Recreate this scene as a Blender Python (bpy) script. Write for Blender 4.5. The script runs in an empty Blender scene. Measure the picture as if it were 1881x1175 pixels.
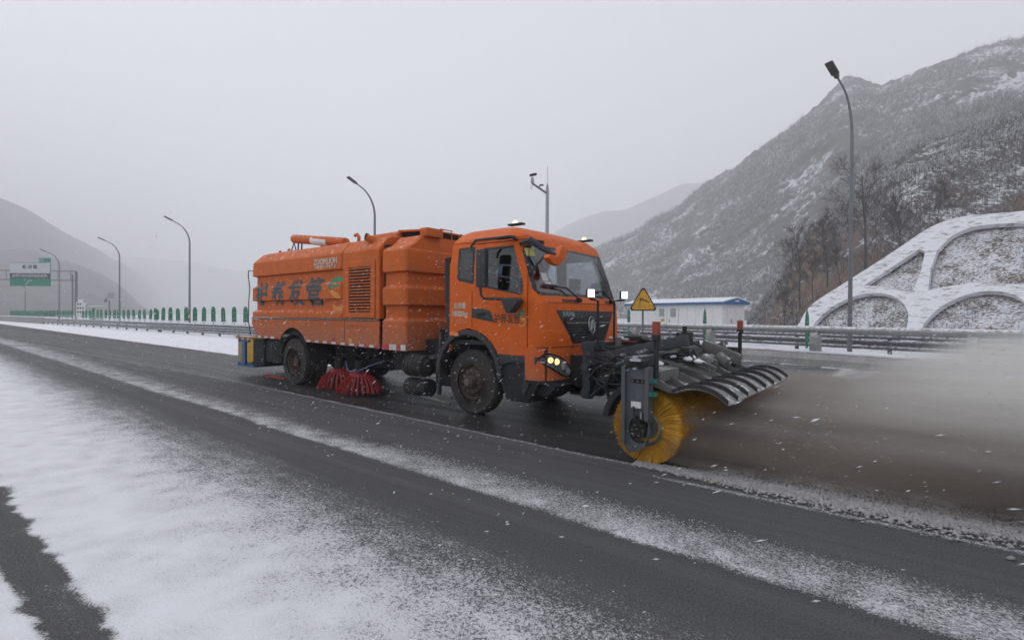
import bpy, bmesh, math, random
import numpy as np
from mathutils import Vector, Matrix
from mathutils.geometry import tessellate_polygon
random.seed(7); RNG = np.random.default_rng(7)
SC = bpy.context.scene
COL = SC.collection
PI = math.pi

# ------------------------------------------------------------------ camera, sky, sun, exposure
EYE = 1.55
cam_d = bpy.data.cameras.new('camera'); cam = bpy.data.objects.new('camera', cam_d); COL.objects.link(cam)
cam_d.sensor_width = 36.0; cam_d.lens = 36.0 * 950 / 1881; cam_d.clip_start = 0.05; cam_d.clip_end = 9000
HEAD = math.radians(128.3559); PITCH = math.radians(0.4523); ROLL = 0.006
Fv = Vector((math.cos(HEAD) * math.cos(PITCH), math.sin(HEAD) * math.cos(PITCH), -math.sin(PITCH)))
R0 = Vector((math.sin(HEAD), -math.cos(HEAD), 0)); U0 = R0.cross(Fv)
Rv = R0 * math.cos(ROLL) + U0 * math.sin(ROLL); Uv = U0 * math.cos(ROLL) - R0 * math.sin(ROLL)
cam.matrix_world = Matrix(((Rv.x, Uv.x, -Fv.x, 0), (Rv.y, Uv.y, -Fv.y, 0), (Rv.z, Uv.z, -Fv.z, EYE), (0, 0, 0, 1)))
SC.camera = cam

SUN_EL, SUN_AZ = math.radians(48), math.radians(250)     # soft light through the overcast, from behind the camera
w = bpy.data.worlds.new('World'); SC.world = w; w.use_nodes = True
nt = w.node_tree; nt.nodes.clear()
sky = nt.nodes.new('ShaderNodeTexSky'); sky.sky_type = 'NISHITA'; sky.sun_disc = False
sky.sun_elevation = SUN_EL; sky.sun_rotation = SUN_AZ; sky.dust_density = 3.0; sky.air_density = 1.0
hs = nt.nodes.new('ShaderNodeHueSaturation'); hs.inputs['Saturation'].default_value = 0.12
mx = nt.nodes.new('ShaderNodeMix'); mx.data_type = 'RGBA'; mx.inputs['Factor'].default_value = 0.75
mx.inputs[7].default_value = (6.6, 6.75, 7.3, 1)         # the even white-grey cloud deck
bg = nt.nodes.new('ShaderNodeBackground'); bg.inputs['Strength'].default_value = 0.115
wo = nt.nodes.new('ShaderNodeOutputWorld')
nt.links.new(sky.outputs[0], hs.inputs['Color']); nt.links.new(hs.outputs[0], mx.inputs[6])
nt.links.new(mx.outputs[2], bg.inputs[0]); nt.links.new(bg.outputs[0], wo.inputs[0])
sun_d = bpy.data.lights.new('sun', 'SUN'); sun = bpy.data.objects.new('sun', sun_d); COL.objects.link(sun)
sun_d.energy = 0.55; sun_d.angle = math.radians(40); sun_d.color = (1.0, 0.98, 0.95)
sd = Vector((math.sin(SUN_AZ) * math.cos(SUN_EL), math.cos(SUN_AZ) * math.cos(SUN_EL), math.sin(SUN_EL)))
sun.rotation_euler = sd.to_track_quat('Z', 'Y').to_euler()
SC.view_settings.view_transform = 'Standard'; SC.view_settings.look = 'None'
SC.view_settings.exposure = 0.30; SC.view_settings.gamma = 1.0
try: SC.view_settings.use_curve_mapping = False
except Exception: pass
SC.cycles.max_bounces = 7; SC.cycles.diffuse_bounces = 2; SC.cycles.glossy_bounces = 2
SC.cycles.transmission_bounces = 4; SC.cycles.transparent_max_bounces = 12; SC.cycles.volume_bounces = 4
SC.cycles.volume_step_rate = 1.0; SC.cycles.volume_max_steps = 64
SC.cycles.use_denoising = True
SC.cycles.sample_clamp_indirect = 4.0

# ------------------------------------------------------------------ helpers
ORG = {}
def link(name, me, mat, parent=None, kind=None):
    o = bpy.data.objects.new(name, me); COL.objects.link(o)
    if mat is not None:
        for m_ in (mat if isinstance(mat, (list, tuple)) else [mat]): me.materials.append(m_)
    if parent is not None: o.parent = parent
    if kind: o['kind'] = kind
    ORG[o.name] = ORG.get(parent.name, Vector((0, 0, 0))) if parent is not None else Vector((0, 0, 0))
    return o
def thing(name, loc, label, cat, group=None, kind=None):
    o = bpy.data.objects.new(name, None); COL.objects.link(o); o.location = loc
    o['label'] = label; o['category'] = cat
    if group: o['group'] = group
    if kind: o['kind'] = kind
    o.empty_display_size = .2
    ORG[o.name] = Vector(loc)
    return o
def copy_tree(o, loc=None, label=None):
    def rec(s, par):
        c = s.copy(); COL.objects.link(c); c.parent = par
        for ch in s.children: rec(ch, c)
        return c
    c = rec(o, None)
    if loc is not None: c.location = loc
    if label: c['label'] = label
    return c

class MB:
    def __init__(s): s.v = []; s.f = []; s.m = []; s.mi = 0
    def add(s, vs, fs):
        n = len(s.v); s.v += [tuple(map(float, p)) for p in vs]
        for f in fs: s.f.append(tuple(i + n for i in f)); s.m.append(s.mi)
        return s
    def box(s, x0, x1, y0, y1, z0, z1):
        return s.add([(x0,y0,z0),(x1,y0,z0),(x1,y1,z0),(x0,y1,z0),(x0,y0,z1),(x1,y0,z1),(x1,y1,z1),(x0,y1,z1)],
                     [(0,3,2,1),(4,5,6,7),(0,1,5,4),(1,2,6,5),(2,3,7,6),(3,0,4,7)])
    def obox(s, a, b, wd, ht, up=(0, 0, 1)):
        """a beam of rectangular section from a to b"""
        a = Vector(a); b = Vector(b); d = (b - a).normalized(); up = Vector(up)
        if abs(d.dot(up)) > .98: up = Vector((1, 0, 0))
        sd_ = d.cross(up).normalized(); u = sd_.cross(d).normalized()
        vs = []
        for p in (a, b):
            for i, j in ((-1,-1),(1,-1),(1,1),(-1,1)): vs.append(p + sd_ * (i * wd / 2) + u * (j * ht / 2))
        return s.add(vs, [(0,1,2,3),(7,6,5,4),(0,4,5,1),(1,5,6,2),(2,6,7,3),(3,7,4,0)])
    def tube(s, pts, r, n=8, cap=True):
        pts = [Vector(p) for p in pts]; rs = r if isinstance(r, (list, tuple)) else [r] * len(pts)
        rings = []; prev = None
        for i, p in enumerate(pts):
            d = (pts[min(i + 1, len(pts) - 1)] - pts[max(i - 1, 0)])
            if d.length < 1e-9: d = Vector((0, 0, 1))
            d.normalize()
            if prev is None:
                up = Vector((0, 0, 1)) if abs(d.z) < .9 else Vector((1, 0, 0)); a = d.cross(up).normalized()
            else:
                a = (prev - d * prev.dot(d))
                if a.length < 1e-6: a = d.orthogonal()
                a.normalize()
            b = d.cross(a); prev = a
            rings.append([p + (a * math.cos(2*PI*k/n) + b * math.sin(2*PI*k/n)) * rs[i] for k in range(n)])
        vs = [q for r_ in rings for q in r_]; fs = []
        for i in range(len(pts) - 1):
            for k in range(n):
                k2 = (k + 1) % n; fs.append((i*n+k, i*n+k2, (i+1)*n+k2, (i+1)*n+k))
        if cap: fs.append(tuple(range(n-1, -1, -1))); fs.append(tuple((len(pts)-1)*n + k for k in range(n)))
        return s.add(vs, fs)
    def cyl(s, a, b, r, n=16, r2=None): return s.tube([a, b], [r, r if r2 is None else r2], n)
    def lathe(s, prof, c, axis, n=32, closed=False):
        """prof: (distance along axis, radius)"""
        ax = Vector(axis).normalized(); a = ax.orthogonal().normalized(); b = ax.cross(a); c = Vector(c)
        vs = []; fs = []
        for h, r in prof:
            for k in range(n):
                t = 2*PI*k/n; vs.append(c + ax*h + (a*math.cos(t) + b*math.sin(t))*r)
        m_ = len(prof)
        for i in range(m_ - (0 if closed else 1)):
            j = (i + 1) % m_
            for k in range(n):
                k2 = (k+1) % n; fs.append((i*n+k, i*n+k2, j*n+k2, j*n+k))
        return s.add(vs, fs)
    def prism(s, outer, to3, depth, holes=()):
        """polygon (with holes) in 2-D, to3(u, v, d) -> point; solid between d=0 and d=depth"""
        loops = [list(outer)] + [list(h) for h in holes]
        flat = [p for l in loops for p in l]
        tris = tessellate_polygon([[Vector((p[0], p[1], 0)) for p in l] for l in loops])
        n = len(flat)
        vs = [to3(p[0], p[1], 0) for p in flat] + [to3(p[0], p[1], depth) for p in flat]
        fs = [tuple(t) for t in tris] + [tuple(i + n for i in reversed(t)) for t in tris]
        o = 0
        for l in loops:
            k = len(l)
            for i in range(k):
                a = o + i; b = o + (i + 1) % k; fs.append((a, b, b + n, a + n))
            o += k
        return s.add(vs, fs)
    def build(s, name, mat, parent=None, kind=None, smooth=False, bevel=0, label=None, seg=2, fixn=True, flat=False):
        org = ORG.get(parent.name, Vector((0, 0, 0))) if parent is not None else Vector((0, 0, 0))
        me = bpy.data.meshes.new(name)
        me.from_pydata([(a - org.x, b - org.y, c - org.z) for a, b, c in s.v], [], s.f)
        if any(s.m): me.polygons.foreach_set('material_index', s.m)
        if fixn or bevel:
            bm = bmesh.new(); bm.from_mesh(me)
            if fixn: bmesh.ops.recalc_face_normals(bm, faces=bm.faces)
            if bevel:
                es = [e for e in bm.edges if len(e.link_faces) == 2 and e.calc_face_angle(0) > .5]
                bmesh.ops.bevel(bm, geom=es, offset=bevel, segments=seg, affect='EDGES', profile=.6, clamp_overlap=True)
            bm.to_mesh(me); bm.free()
        if (smooth or bevel) and not flat:
            me.polygons.foreach_set('use_smooth', [True] * len(me.polygons))
            try: me.set_sharp_from_angle(angle=math.radians(38))
            except Exception: pass
        me.update()
        o = link(name, me, mat, parent, kind)
        if label: o['label'] = label
        return o
def np_mesh(name, V, Fq, mat, parent=None, kind=None, smooth=False):
    """quick mesh out of numpy arrays; Fq is (n, 3) or (n, 4)"""
    me = bpy.data.meshes.new(name); V = np.asarray(V, np.float32); Fq = np.asarray(Fq, np.int32)
    if parent is not None: V = V - np.array(ORG[parent.name][:], np.float32)
    me.vertices.add(len(V)); me.vertices.foreach_set('co', V.ravel())
    k = Fq.shape[1]; me.loops.add(Fq.size); me.loops.foreach_set('vertex_index', Fq.ravel())
    me.polygons.add(len(Fq)); me.polygons.foreach_set('loop_start', np.arange(0, Fq.size, k, dtype=np.int32))
    me.polygons.foreach_set('loop_total', np.full(len(Fq), k, np.int32))
    me.update(calc_edges=True)
    if smooth: me.polygons.foreach_set('use_smooth', np.ones(len(Fq), bool))
    return link(name, me, mat, parent, kind)

# value noise in numpy
_P = RNG.random((64, 64, 64))
def vn(x, y, z=0.0):
    x, y, z = np.broadcast_arrays(np.asarray(x, float), np.asarray(y, float), np.asarray(z, float))
    xi = np.floor(x).astype(int); yi = np.floor(y).astype(int); zi = np.floor(z).astype(int)
    fx = x - xi; fy = y - yi; fz = z - zi
    fx = fx*fx*(3-2*fx); fy = fy*fy*(3-2*fy); fz = fz*fz*(3-2*fz)
    g = lambda a, b, c: _P[(xi+a) & 63, (yi+b) & 63, (zi+c) & 63]
    c00 = g(0,0,0)*(1-fx)+g(1,0,0)*fx; c10 = g(0,1,0)*(1-fx)+g(1,1,0)*fx
    c01 = g(0,0,1)*(1-fx)+g(1,0,1)*fx; c11 = g(0,1,1)*(1-fx)+g(1,1,1)*fx
    return (c00*(1-fy)+c10*fy)*(1-fz)+(c01*(1-fy)+c11*fy)*fz
def fbm(x, y, z=0.0, o=5, ridge=False):
    t = 0; a = 1.0; s = 0; f = 1.0
    for i in range(o):
        n = vn(x*f+i*7.3, y*f+i*3.1, z*f+i*5.7)
        if ridge: n = 1 - abs(2*n-1)
        t = t + a*n; s += a; a *= .5; f *= 2.03
    return t / s
def sst(a, b, x): t = np.clip((x-a)/(b-a), 0, 1); return t*t*(3-2*t)

# ------------------------------------------------------------------ materials
def new_mat(name):
    m = bpy.data.materials.new(name); m.use_nodes = True; n = m.node_tree
    return m, n, n.nodes['Principled BSDF'], n.nodes, n.links
def nd(n, typ, **kw):
    x = n.nodes.new(typ)
    for k, v in kw.items(): setattr(x, k, v)
    return x
def mixc(n, fac, a, b):
    m = nd(n, 'ShaderNodeMix', data_type='RGBA')
    for inp, val in ((m.inputs[0], fac), (m.inputs[6], a), (m.inputs[7], b)):
        if isinstance(val, (int, float)): inp.default_value = val
        elif isinstance(val, tuple): inp.default_value = (*val, 1)
        else: n.links.new(val, inp)
    return m.outputs[2]
def noise(n, scale, detail=3, rough=.6, coord='Object', stretch=None):
    tc = nd(n, 'ShaderNodeTexCoord'); t = nd(n, 'ShaderNodeTexNoise')
    t.inputs['Scale'].default_value = scale; t.inputs['Detail'].default_value = detail; t.inputs['Roughness'].default_value = rough
    src = tc.outputs[coord]
    if stretch:
        mp = nd(n, 'ShaderNodeMapping'); mp.inputs['Scale'].default_value = stretch
        n.links.new(src, mp.inputs[0]); src = mp.outputs[0]
    n.links.new(src, t.inputs['Vector'])
    return t.outputs['Fac']
def rng(n, v, a, b, c=0.0, d=1.0):
    m = nd(n, 'ShaderNodeMapRange'); n.links.new(v, m.inputs[0])
    m.inputs[1].default_value = a; m.inputs[2].default_value = b; m.inputs[3].default_value = c; m.inputs[4].default_value = d
    return m.outputs[0]
def mth(n, op, a, b=None):
    m = nd(n, 'ShaderNodeMath', operation=op)
    for i, v in enumerate((a, b)):
        if v is None: continue
        if isinstance(v, (int, float)): m.inputs[i].default_value = v
        else: n.links.new(v, m.inputs[i])
    return m.outputs[0]
def bump(n, b, h, strength=.3, dist=.01):
    x = nd(n, 'ShaderNodeBump'); x.inputs['Strength'].default_value = strength; x.inputs['Distance'].default_value = dist
    n.links.new(h, x.inputs['Height']); n.links.new(x.outputs[0], b.inputs['Normal'])
def mat(name, col, rough=.5, metal=0.0, dirt=0.0, dirtcol=(.10, .085, .07), spec=.5, coat=0.0, dscale=2.5, bmp=0.0, snow=0.0, low=None):
    """paint, steel, rubber...: base colour with grain, road dirt and a little lodged snow"""
    m, n, b, N, L = new_mat(name)
    b.inputs['Roughness'].default_value = rough; b.inputs['Metallic'].default_value = metal
    b.inputs['Specular IOR Level'].default_value = spec; b.inputs['Coat Weight'].default_value = coat
    c = mixc(n, rng(n, noise(n, dscale * 3, 4), .35, .65), tuple(x * .92 for x in col), tuple(min(1, x * 1.06) for x in col))
    if dirt:
        f = mth(n, 'MULTIPLY', rng(n, noise(n, dscale, 6, .7, stretch=(1, 1, .5)), .38, .72), dirt)
        c = mixc(n, f, c, dirtcol)
        L.new(rng(n, noise(n, dscale, 6, .7, stretch=(1, 1, .5)), .3, .75, rough, min(1, rough + .3)), b.inputs['Roughness'])
    if low:     # road film thrown up on the lower panels, in ragged vertical runs
        gp = nd(n, 'ShaderNodeNewGeometry'); sp = nd(n, 'ShaderNodeSeparateXYZ'); L.new(gp.outputs['Position'], sp.inputs[0])
        hgt = rng(n, mth(n, 'ADD', sp.outputs[2], mth(n, 'MULTIPLY', noise(n, 5, 5, .7, stretch=(1, 1, .18)), -.9)), low[0] - .45, low[1] - .45, .62, 0)
        c = mixc(n, mth(n, 'MULTIPLY', hgt, rng(n, noise(n, 14, 5, .7), .35, .6, .45, 1)), c, (.20, .16, .135))
    if snow:
        g = nd(n, 'ShaderNodeNewGeometry'); sx = nd(n, 'ShaderNodeSeparateXYZ'); L.new(g.outputs['Normal'], sx.inputs[0])
        f = mth(n, 'MULTIPLY', rng(n, sx.outputs[2], .35, .8), rng(n, noise(n, 9, 5, .7), .62 - snow * .4, .72 - snow * .4))
        c = mixc(n, f, c, (.72, .73, .76))
    L.new(c, b.inputs['Base Color'])
    if bmp: bump(n, b, noise(n, 60, 3), bmp, .004)
    return m
def glow(name, col, s):
    m, n, b, N, L = new_mat(name); b.inputs['Base Color'].default_value = (*col, 1)
    b.inputs['Emission Color'].default_value = (*col, 1); b.inputs['Emission Strength'].default_value = s
    return m
def glass(name, tint, gl=.12):
    m, n, b, N, L = new_mat(name); N.remove(b)
    t = nd(n, 'ShaderNodeBsdfTransparent'); t.inputs[0].default_value = (*tint, 1)
    g = nd(n, 'ShaderNodeBsdfGlossy'); g.inputs['Roughness'].default_value = .04; g.inputs[0].default_value = (.9, .92, .95, 1)
    lw = nd(n, 'ShaderNodeFresnel'); lw.inputs[0].default_value = 1.5
    f = mth(n, 'ADD', lw.outputs[0], gl - .04)
    x = nd(n, 'ShaderNodeMixShader'); L.new(f, x.inputs[0]); L.new(t.outputs[0], x.inputs[1]); L.new(g.outputs[0], x.inputs[2])
    L.new(x.outputs[0], N['Material Output'].inputs[0])
    return m
M = dict(
    cab=mat('cab_orange', (.63, .112, .006), .42, dirt=.2, coat=.06, spec=.22, dirtcol=(.38, .10, .03), low=(.5, 1.15)),
    tank=mat('body_orange', (.57, .115, .013), .5, dirt=.5, coat=.03, spec=.22, dirtcol=(.30, .11, .055), snow=.13, low=(.9, 1.6)),
    trim=mat('dark_grey_plastic', (.022, .025, .032), .55, dirt=.35),
    black=mat('black_rubber', (.012, .013, .016), .6, dirt=.25, dirtcol=(.05, .047, .045)),
    seal=mat('black_ceramic_edge', (.01, .01, .012), .25),
    tyre=mat('tyre_rubber', (.022, .021, .021), .85, dirt=.75, dirtcol=(.075, .065, .058), dscale=4, bmp=.4),
    rim=mat('dirty_rim_steel', (.11, .075, .065), .75, metal=.3, dirt=.7, dirtcol=(.06, .045, .04), dscale=8),
    hub=mat('hub_steel', (.16, .15, .14), .6, metal=.4, dirt=.6),
    chassis=mat('black_chassis_steel', (.010, .011, .013), .7, dirt=.4, dirtcol=(.03, .028, .027), snow=0),
    frame=mat('dark_slate_steel', (.022, .03, .042), .5, dirt=.4, dirtcol=(.07, .066, .062), snow=.2),
    plate=mat('slate_grey_plate', (.075, .09, .105), .5, dirt=.45, dirtcol=(.10, .09, .08)),
    mgrey=mat('dusty_grey_steel', (.11, .115, .115), .65, dirt=.8, dirtcol=(.15, .14, .125), snow=.18),
    silver=mat('bright_chrome', (.42, .43, .45), .3, metal=.8),
    hood=mat('hood_rubber_sheet', (.17, .17, .175), .5, dirt=.7, dirtcol=(.30, .29, .285), snow=.2, dscale=5),
    rib=mat('hood_rib_black', (.02, .02, .022), .6, dirt=.3),
    bristle=mat('yellow_bristle', (.78, .40, .025), .6, dirt=.5, dirtcol=(.35, .11, .015), dscale=7),
    redbr=mat('red_bristle', (.36, .024, .026), .6, dirt=.35, dirtcol=(.12, .02, .02)),
    red=mat('red_plastic', (.30, .045, .03), .5, dirt=.4), white=mat('white_paint', (.72, .72, .72), .5, dirt=.2),
    tapew=mat('white_reflective_tape', (.62, .62, .60), .35, dirt=.45), taper=mat('red_reflective_tape', (.45, .035, .03), .35, dirt=.3),
    yellow=mat('yellow_paint', (.55, .34, .03), .5, dirt=.4), blue=mat('blue_paint', (.03, .13, .36), .5, dirt=.4),
    txt=mat('dark_green_lettering', (.018, .045, .055), .5), txtw=mat('cream_lettering', (.62, .58, .50), .5, dirt=.3),
    txtk=mat('black_lettering', (.02, .02, .02), .5), lgreen=mat('logo_green', (.02, .25, .13), .5), lyel=mat('logo_amber', (.62, .24, .03), .5),
    steel=mat('galvanised_steel', (.15, .16, .18), .45, metal=.5, dirt=.45, dirtcol=(.17, .16, .16), snow=.5, dscale=1.5),
    steel_n=mat('galvanised_pipe', (.33, .34, .345), .5, metal=.35, dirt=.5, dirtcol=(.20, .19, .17), snow=.45, dscale=1.5),
    pole=mat('lamp_pole_steel', (.20, .21, .23), .45, metal=.5, dirt=.3), polelt=mat('pale_pole_steel', (.34, .35, .36), .5, metal=.3),
    lamp=mat('lamp_head_grey', (.06, .065, .06), .5), green=mat('green_plastic', (.006, .16, .085), .45, dirt=.25, dirtcol=(.35, .42, .38), dscale=6),
    conc=mat('barrier_concrete', (.30, .30, .295), .85, dirt=.6, dirtcol=(.17, .165, .16), snow=.75, dscale=1.2, bmp=.3),
    wall=mat('white_panel_wall', (.70, .705, .70), .6, dirt=.2, dirtcol=(.40, .40, .40)), roofb=mat('blue_roof_trim', (.012, .10, .26), .5),
    snowm=mat('settled_snow', (.74, .75, .80), .9, bmp=.3), dark=mat('dark_opening', (.008, .008, .01), .8),
    signg=mat('sign_green', (.01, .20, .13), .45), signw=mat('sign_white', (.50, .51, .52), .5), signy=mat('sign_yellow', (.70, .36, .012), .45),
    signd=mat('sign_dark', (.045, .06, .07), .5), lining=mat('cab_lining', (.035, .036, .04), .8), seat=mat('seat_cloth', (.03, .03, .035), .9),
    bark=mat('bare_bark', (.045, .038, .036), .9, dirt=.4, dirtcol=(.10, .09, .085), snow=.3), twig=mat('bare_twigs', (.07, .058, .052), .9, dirt=.5, dirtcol=(.16, .15, .15), snow=.2),
    vest=mat('orange_vest', (.62, .09, .02), .8), skin=mat('skin', (.42, .24, .17), .6), hair=mat('black_hair', (.015, .012, .012), .7), cloth=mat('dark_trousers', (.02, .025, .04), .9),
    glassw=glass('windscreen_glass', (.60, .65, .68), .12), glasss=glass('tinted_side_glass', (.30, .36, .44), .09),
    led=glow('white_led', (.85, .93, 1.0), 1.6), amber=glow('amber_lamp', (1.0, .62, .25), 1.3), beacon=glow('beacon_lamp', (1.0, .85, .55), .9),
    lens=mat('clear_lens', (.30, .31, .33), .12, spec=.8), lampp=mat('lamp_lens_dark', (.05, .05, .052), .3), orangel=mat('orange_marker', (.7, .18, .05), .3),
)

# ------------------------------------------------------------------ ground, road
def road_material():
    m, n, b, N, L = new_mat('asphalt_with_snow')
    at = nd(n, 'ShaderNodeAttribute', attribute_name='snow'); cov = at.outputs['Fac']
    wt = nd(n, 'ShaderNodeAttribute', attribute_name='wet')
    g1 = rng(n, noise(n, 95, 3, .75), .37, .63); g2 = rng(n, noise(n, 7, 5, .65), .3, .7); g3 = rng(n, noise(n, 38, 3, .6), .34, .66)
    g = mth(n, 'ADD', mth(n, 'MULTIPLY', g1, .52), mth(n, 'ADD', mth(n, 'MULTIPLY', g2, .12), mth(n, 'MULTIPLY', g3, .36)))
    mk = mth(n, 'MULTIPLY', mth(n, 'SUBTRACT', mth(n, 'MULTIPLY', cov, 1.15), g), 2.6)
    mk = mth(n, 'ADD', mk, .42)
    cl = nd(n, 'ShaderNodeClamp'); L.new(mk, cl.inputs[0]); mask = cl.outputs[0]
    mask = mth(n, 'MULTIPLY', mask, rng(n, cov, .0, .16))
    ag = rng(n, noise(n, 80, 4, .85), .38, .62)
    asph = mixc(n, ag, (.018, .019, .022), (.105, .108, .118))
    st1 = rng(n, noise(n, 1.0, 6, .7, stretch=(.10, 5.0, 1)), .36, .66, 0, .75)
    asph = mixc(n, mth(n, 'MULTIPLY', st1, rng(n, g3, 0, 1, .3, 1)), asph, (.105, .103, .106))
    asph = mixc(n, mth(n, 'MULTIPLY', rng(n, noise(n, .55, 5, .6, stretch=(.3, 1.4, 1)), .45, .7, 0, .6), ag), asph, (.13, .125, .125))
    asph = mixc(n, wt.outputs['Fac'], asph, mixc(n, mth(n, 'MULTIPLY', ag, st1), (.012, .013, .015), (.075, .075, .078)))
    snow = mixc(n, mth(n, 'MULTIPLY', g1, rng(n, noise(n, 2.2, 4, .6), .35, .65, .3, 1)), (.86, .87, .92), (.68, .685, .72))
    snow = mixc(n, mth(n, 'MULTIPLY', mth(n, 'SUBTRACT', 1.0, cov), .95), snow, (.33, .33, .335))
    L.new(mixc(n, mask, asph, snow), b.inputs['Base Color'])
    L.new(mth(n, 'SUBTRACT', rng(n, wt.outputs['Fac'], 0, 1, .80, .45), mth(n, 'MULTIPLY', st1, .15)), b.inputs['Roughness'])
    b.inputs['Specular IOR Level'].default_value = .35
    h = mth(n, 'ADD', mth(n, 'MULTIPLY', mask, .8), mth(n, 'MULTIPLY', g1, .5))
    bump(n, b, h, .7, .010)
    return m
xs = np.unique(np.concatenate([np.linspace(-3200, -400, 24), np.linspace(-400, -120, 40), np.linspace(-120, -30, 90), np.linspace(-30, -12, 120),
                               np.arange(-12, 4.2, .035), np.linspace(4.2, 12, 50), np.linspace(12, 80, 30), np.linspace(80, 900, 12)]).round(4))
ys = np.unique(np.concatenate([np.linspace(-60, -3, 16), np.arange(-3, .3, .15), np.arange(.3, 5.7, .035), np.arange(5.7, 15, .12), np.linspace(15, 24, 20)]).round(4))
X, Y = np.meshgrid(xs, ys, indexing='ij')
def coverage(x, y):
    n1 = fbm(x * .7, y * 1.4, 1.0, 4) - .5; n2 = fbm(x * 6, y * 6, 3.0, 4) - .5; n3 = fbm(x * 1.5, y * 22, 8.0, 3) - .5
    yw = y + n1 * .22 + n2 * .05
    c = .06 + .13 * sst(-8, -22, x) + .35 * n3 * sst(-5, -15, x)
    # wheel track cut through the settled snow by the camera
    tr = sst(.74, .80, y + n2 * .16) ; tl = 1 - sst(.52, .58, y + n2 * .10 + .03 * np.sin(x))
    mid = 2.15 + .04 * np.maximum(0, -x - 1)
    field = 1 - np.clip((y + n1 * .25 - (mid - 1.05)) / 1.75, 0, 1) ** 1.15
    field = field * (.93 + .5 * n2) + .25 * n3 * (1 - field)
    c = np.maximum(c, np.where(y < .66, tl, tr * field)); c = np.where((y > .5) & (y < .8), np.maximum(c, .05 + .45 * n2 + .2 * n3), c)
    # strip of grainy slush between the lanes
    e1 = 3.28 + .03 * np.maximum(0, -x); ef = 4.15 + .075 * np.maximum(0, -x - 6)
    ys_ = y + n1 * .10 + n2 * .05
    t = (ys_ - e1) / (ef - e1)
    st = sst(-.05, .08, t) * (1 - sst(.15, 1.1, t) * .95) * (.57 - .05 * sst(-5, -16, x)) * (.85 + .8 * n2) + .10 * n3 * (x < -6)
    c = np.maximum(c, st)
    # edge of the swept lane and the worn lane line
    se = 5.04 + .04 * np.maximum(0, -x - 3) * (x > -12) + .36 * (x <= -12)
    c = np.maximum(c, .42 * np.exp(-((y + n2 * .04 - se) / .055) ** 2) * (x < 8))
    ln = np.exp(-((y + n2 * .02 - 4.79) / .05) ** 4) * sst(-2.5, -1.6, x)
    c = np.maximum(c, ln * .42)
    c = c + .09 * sst(.0, .4, n3) * (y > 4)
    swept = (y > se + .03) & (y < 8.75) & (x < -2.1)
    c = np.where(swept, .03, c)
    unsw = sst(5.10, 5.25, y + n2 * .1) * sst(-2.2, -1.7, x)
    c = np.maximum(c, unsw * (.55 + n2 * .5 + n3 * .5))
    far = (y > 8.75) & (x <= -14)
    edge = 8.0 + .043 * np.maximum(0, -x)
    c = np.where(far, np.clip(.12 + .25 * n3 + .98 * sst(-.12, .10, yw - n1 * .1 - edge), 0, 1), c)
    c = np.where((y > 8.75) & (x > -14) & (x < -2), .22 + n3 * .5, c)
    curb = 17.9 - .369 * x
    c = np.where((x > -16) & (y > curb), 1, c)
    c = np.where(x < -12, np.maximum(c, .0) * 1.0 + 0, c)
    return np.clip(c, 0, 1), np.where(swept, 1.0 - .35 * sst(-14, -30, x), np.where((y > 8.75) & (x < -14) & (y < edge), .15, .0))
cv, wet = coverage(X, Y)
Z = cv * .012 * (fbm(X * 5, Y * 9, 2, 4) + .3)
V = np.stack([X, Y, Z], -1).reshape(-1, 3); nx_, ny_ = X.shape
I = np.arange(nx_ * ny_).reshape(nx_, ny_)
Fq = np.stack([I[:-1, :-1], I[1:, :-1], I[1:, 1:], I[:-1, 1:]], -1).reshape(-1, 4)
road = np_mesh('road', V, Fq, road_material(), kind='structure', smooth=True)
for nm, arr in (('snow', cv), ('wet', wet)):
    a = road.data.attributes.new(nm, 'FLOAT', 'POINT'); a.data.foreach_set('value', arr.ravel().astype(np.float32))

def snowy_ground_mat(name, dark=(.07, .06, .055), thr=.45, sc=.8, rock=(.17, .115, .085), rockn=None, stretch=None, rockmask=False, pw=.3):
    """snow lying among brush; bare rock where it is steep"""
    m, n, b, N, L = new_mat(name)
    g = nd(n, 'ShaderNodeNewGeometry'); sx = nd(n, 'ShaderNodeSeparateXYZ'); L.new(g.outputs['Normal'], sx.inputs[0])
    a = noise(n, sc * 3.5, 8, .72, stretch=stretch); c = noise(n, sc * .35, 5, .6)
    f = mth(n, 'ADD', mth(n, 'MULTIPLY', a, 1 - pw), mth(n, 'MULTIPLY', c, pw))
    col = mixc(n, rng(n, noise(n, sc * 1.3, 6, .7), .35, .65), dark, tuple(x * 1.9 for x in dark))
    if rockn:
        rk = mixc(n, rng(n, noise(n, sc * .8, 8, .7, stretch=(1, 1, .35)), .35, .65), tuple(x * .5 for x in rock), rock)
        rf = rng(n, sx.outputs[2], rockn[0], rockn[1], 1, 0)
        if rockmask:     # bare earth only low on the cliff and in ragged patches
            gp = nd(n, 'ShaderNodeSeparateXYZ'); L.new(g.outputs['Position'], gp.inputs[0])
            rf = mth(n, 'MULTIPLY', rf, mth(n, 'MULTIPLY', rng(n, noise(n, .09, 5, .65), .38, .50), rng(n, gp.outputs[2], 18, 28, 1, .0)))
        col = mixc(n, rf, col, rk)
        f = mth(n, 'ADD', f, rng(n, sx.outputs[2], rockn[0], rockn[1], -.15, .0))
    mask = rng(n, f, thr, thr + .07)
    L.new(mixc(n, mask, col, (.64, .65, .69)), b.inputs['Base Color'])
    b.inputs['Roughness'].default_value = .95; b.inputs['Specular IOR Level'].default_value = .15
    bump(n, b, a, .6, .3 / sc * .5)
    return m
gx = np.concatenate([np.linspace(-4200, -200, 40), np.linspace(-190, 190, 120), np.linspace(200, 4200, 40)])
gy = np.concatenate([np.linspace(-3000, -100, 20), np.linspace(-90, 14, 12), np.linspace(15, 90, 80), np.linspace(95, 300, 40), np.linspace(320, 4200, 30)])
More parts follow.
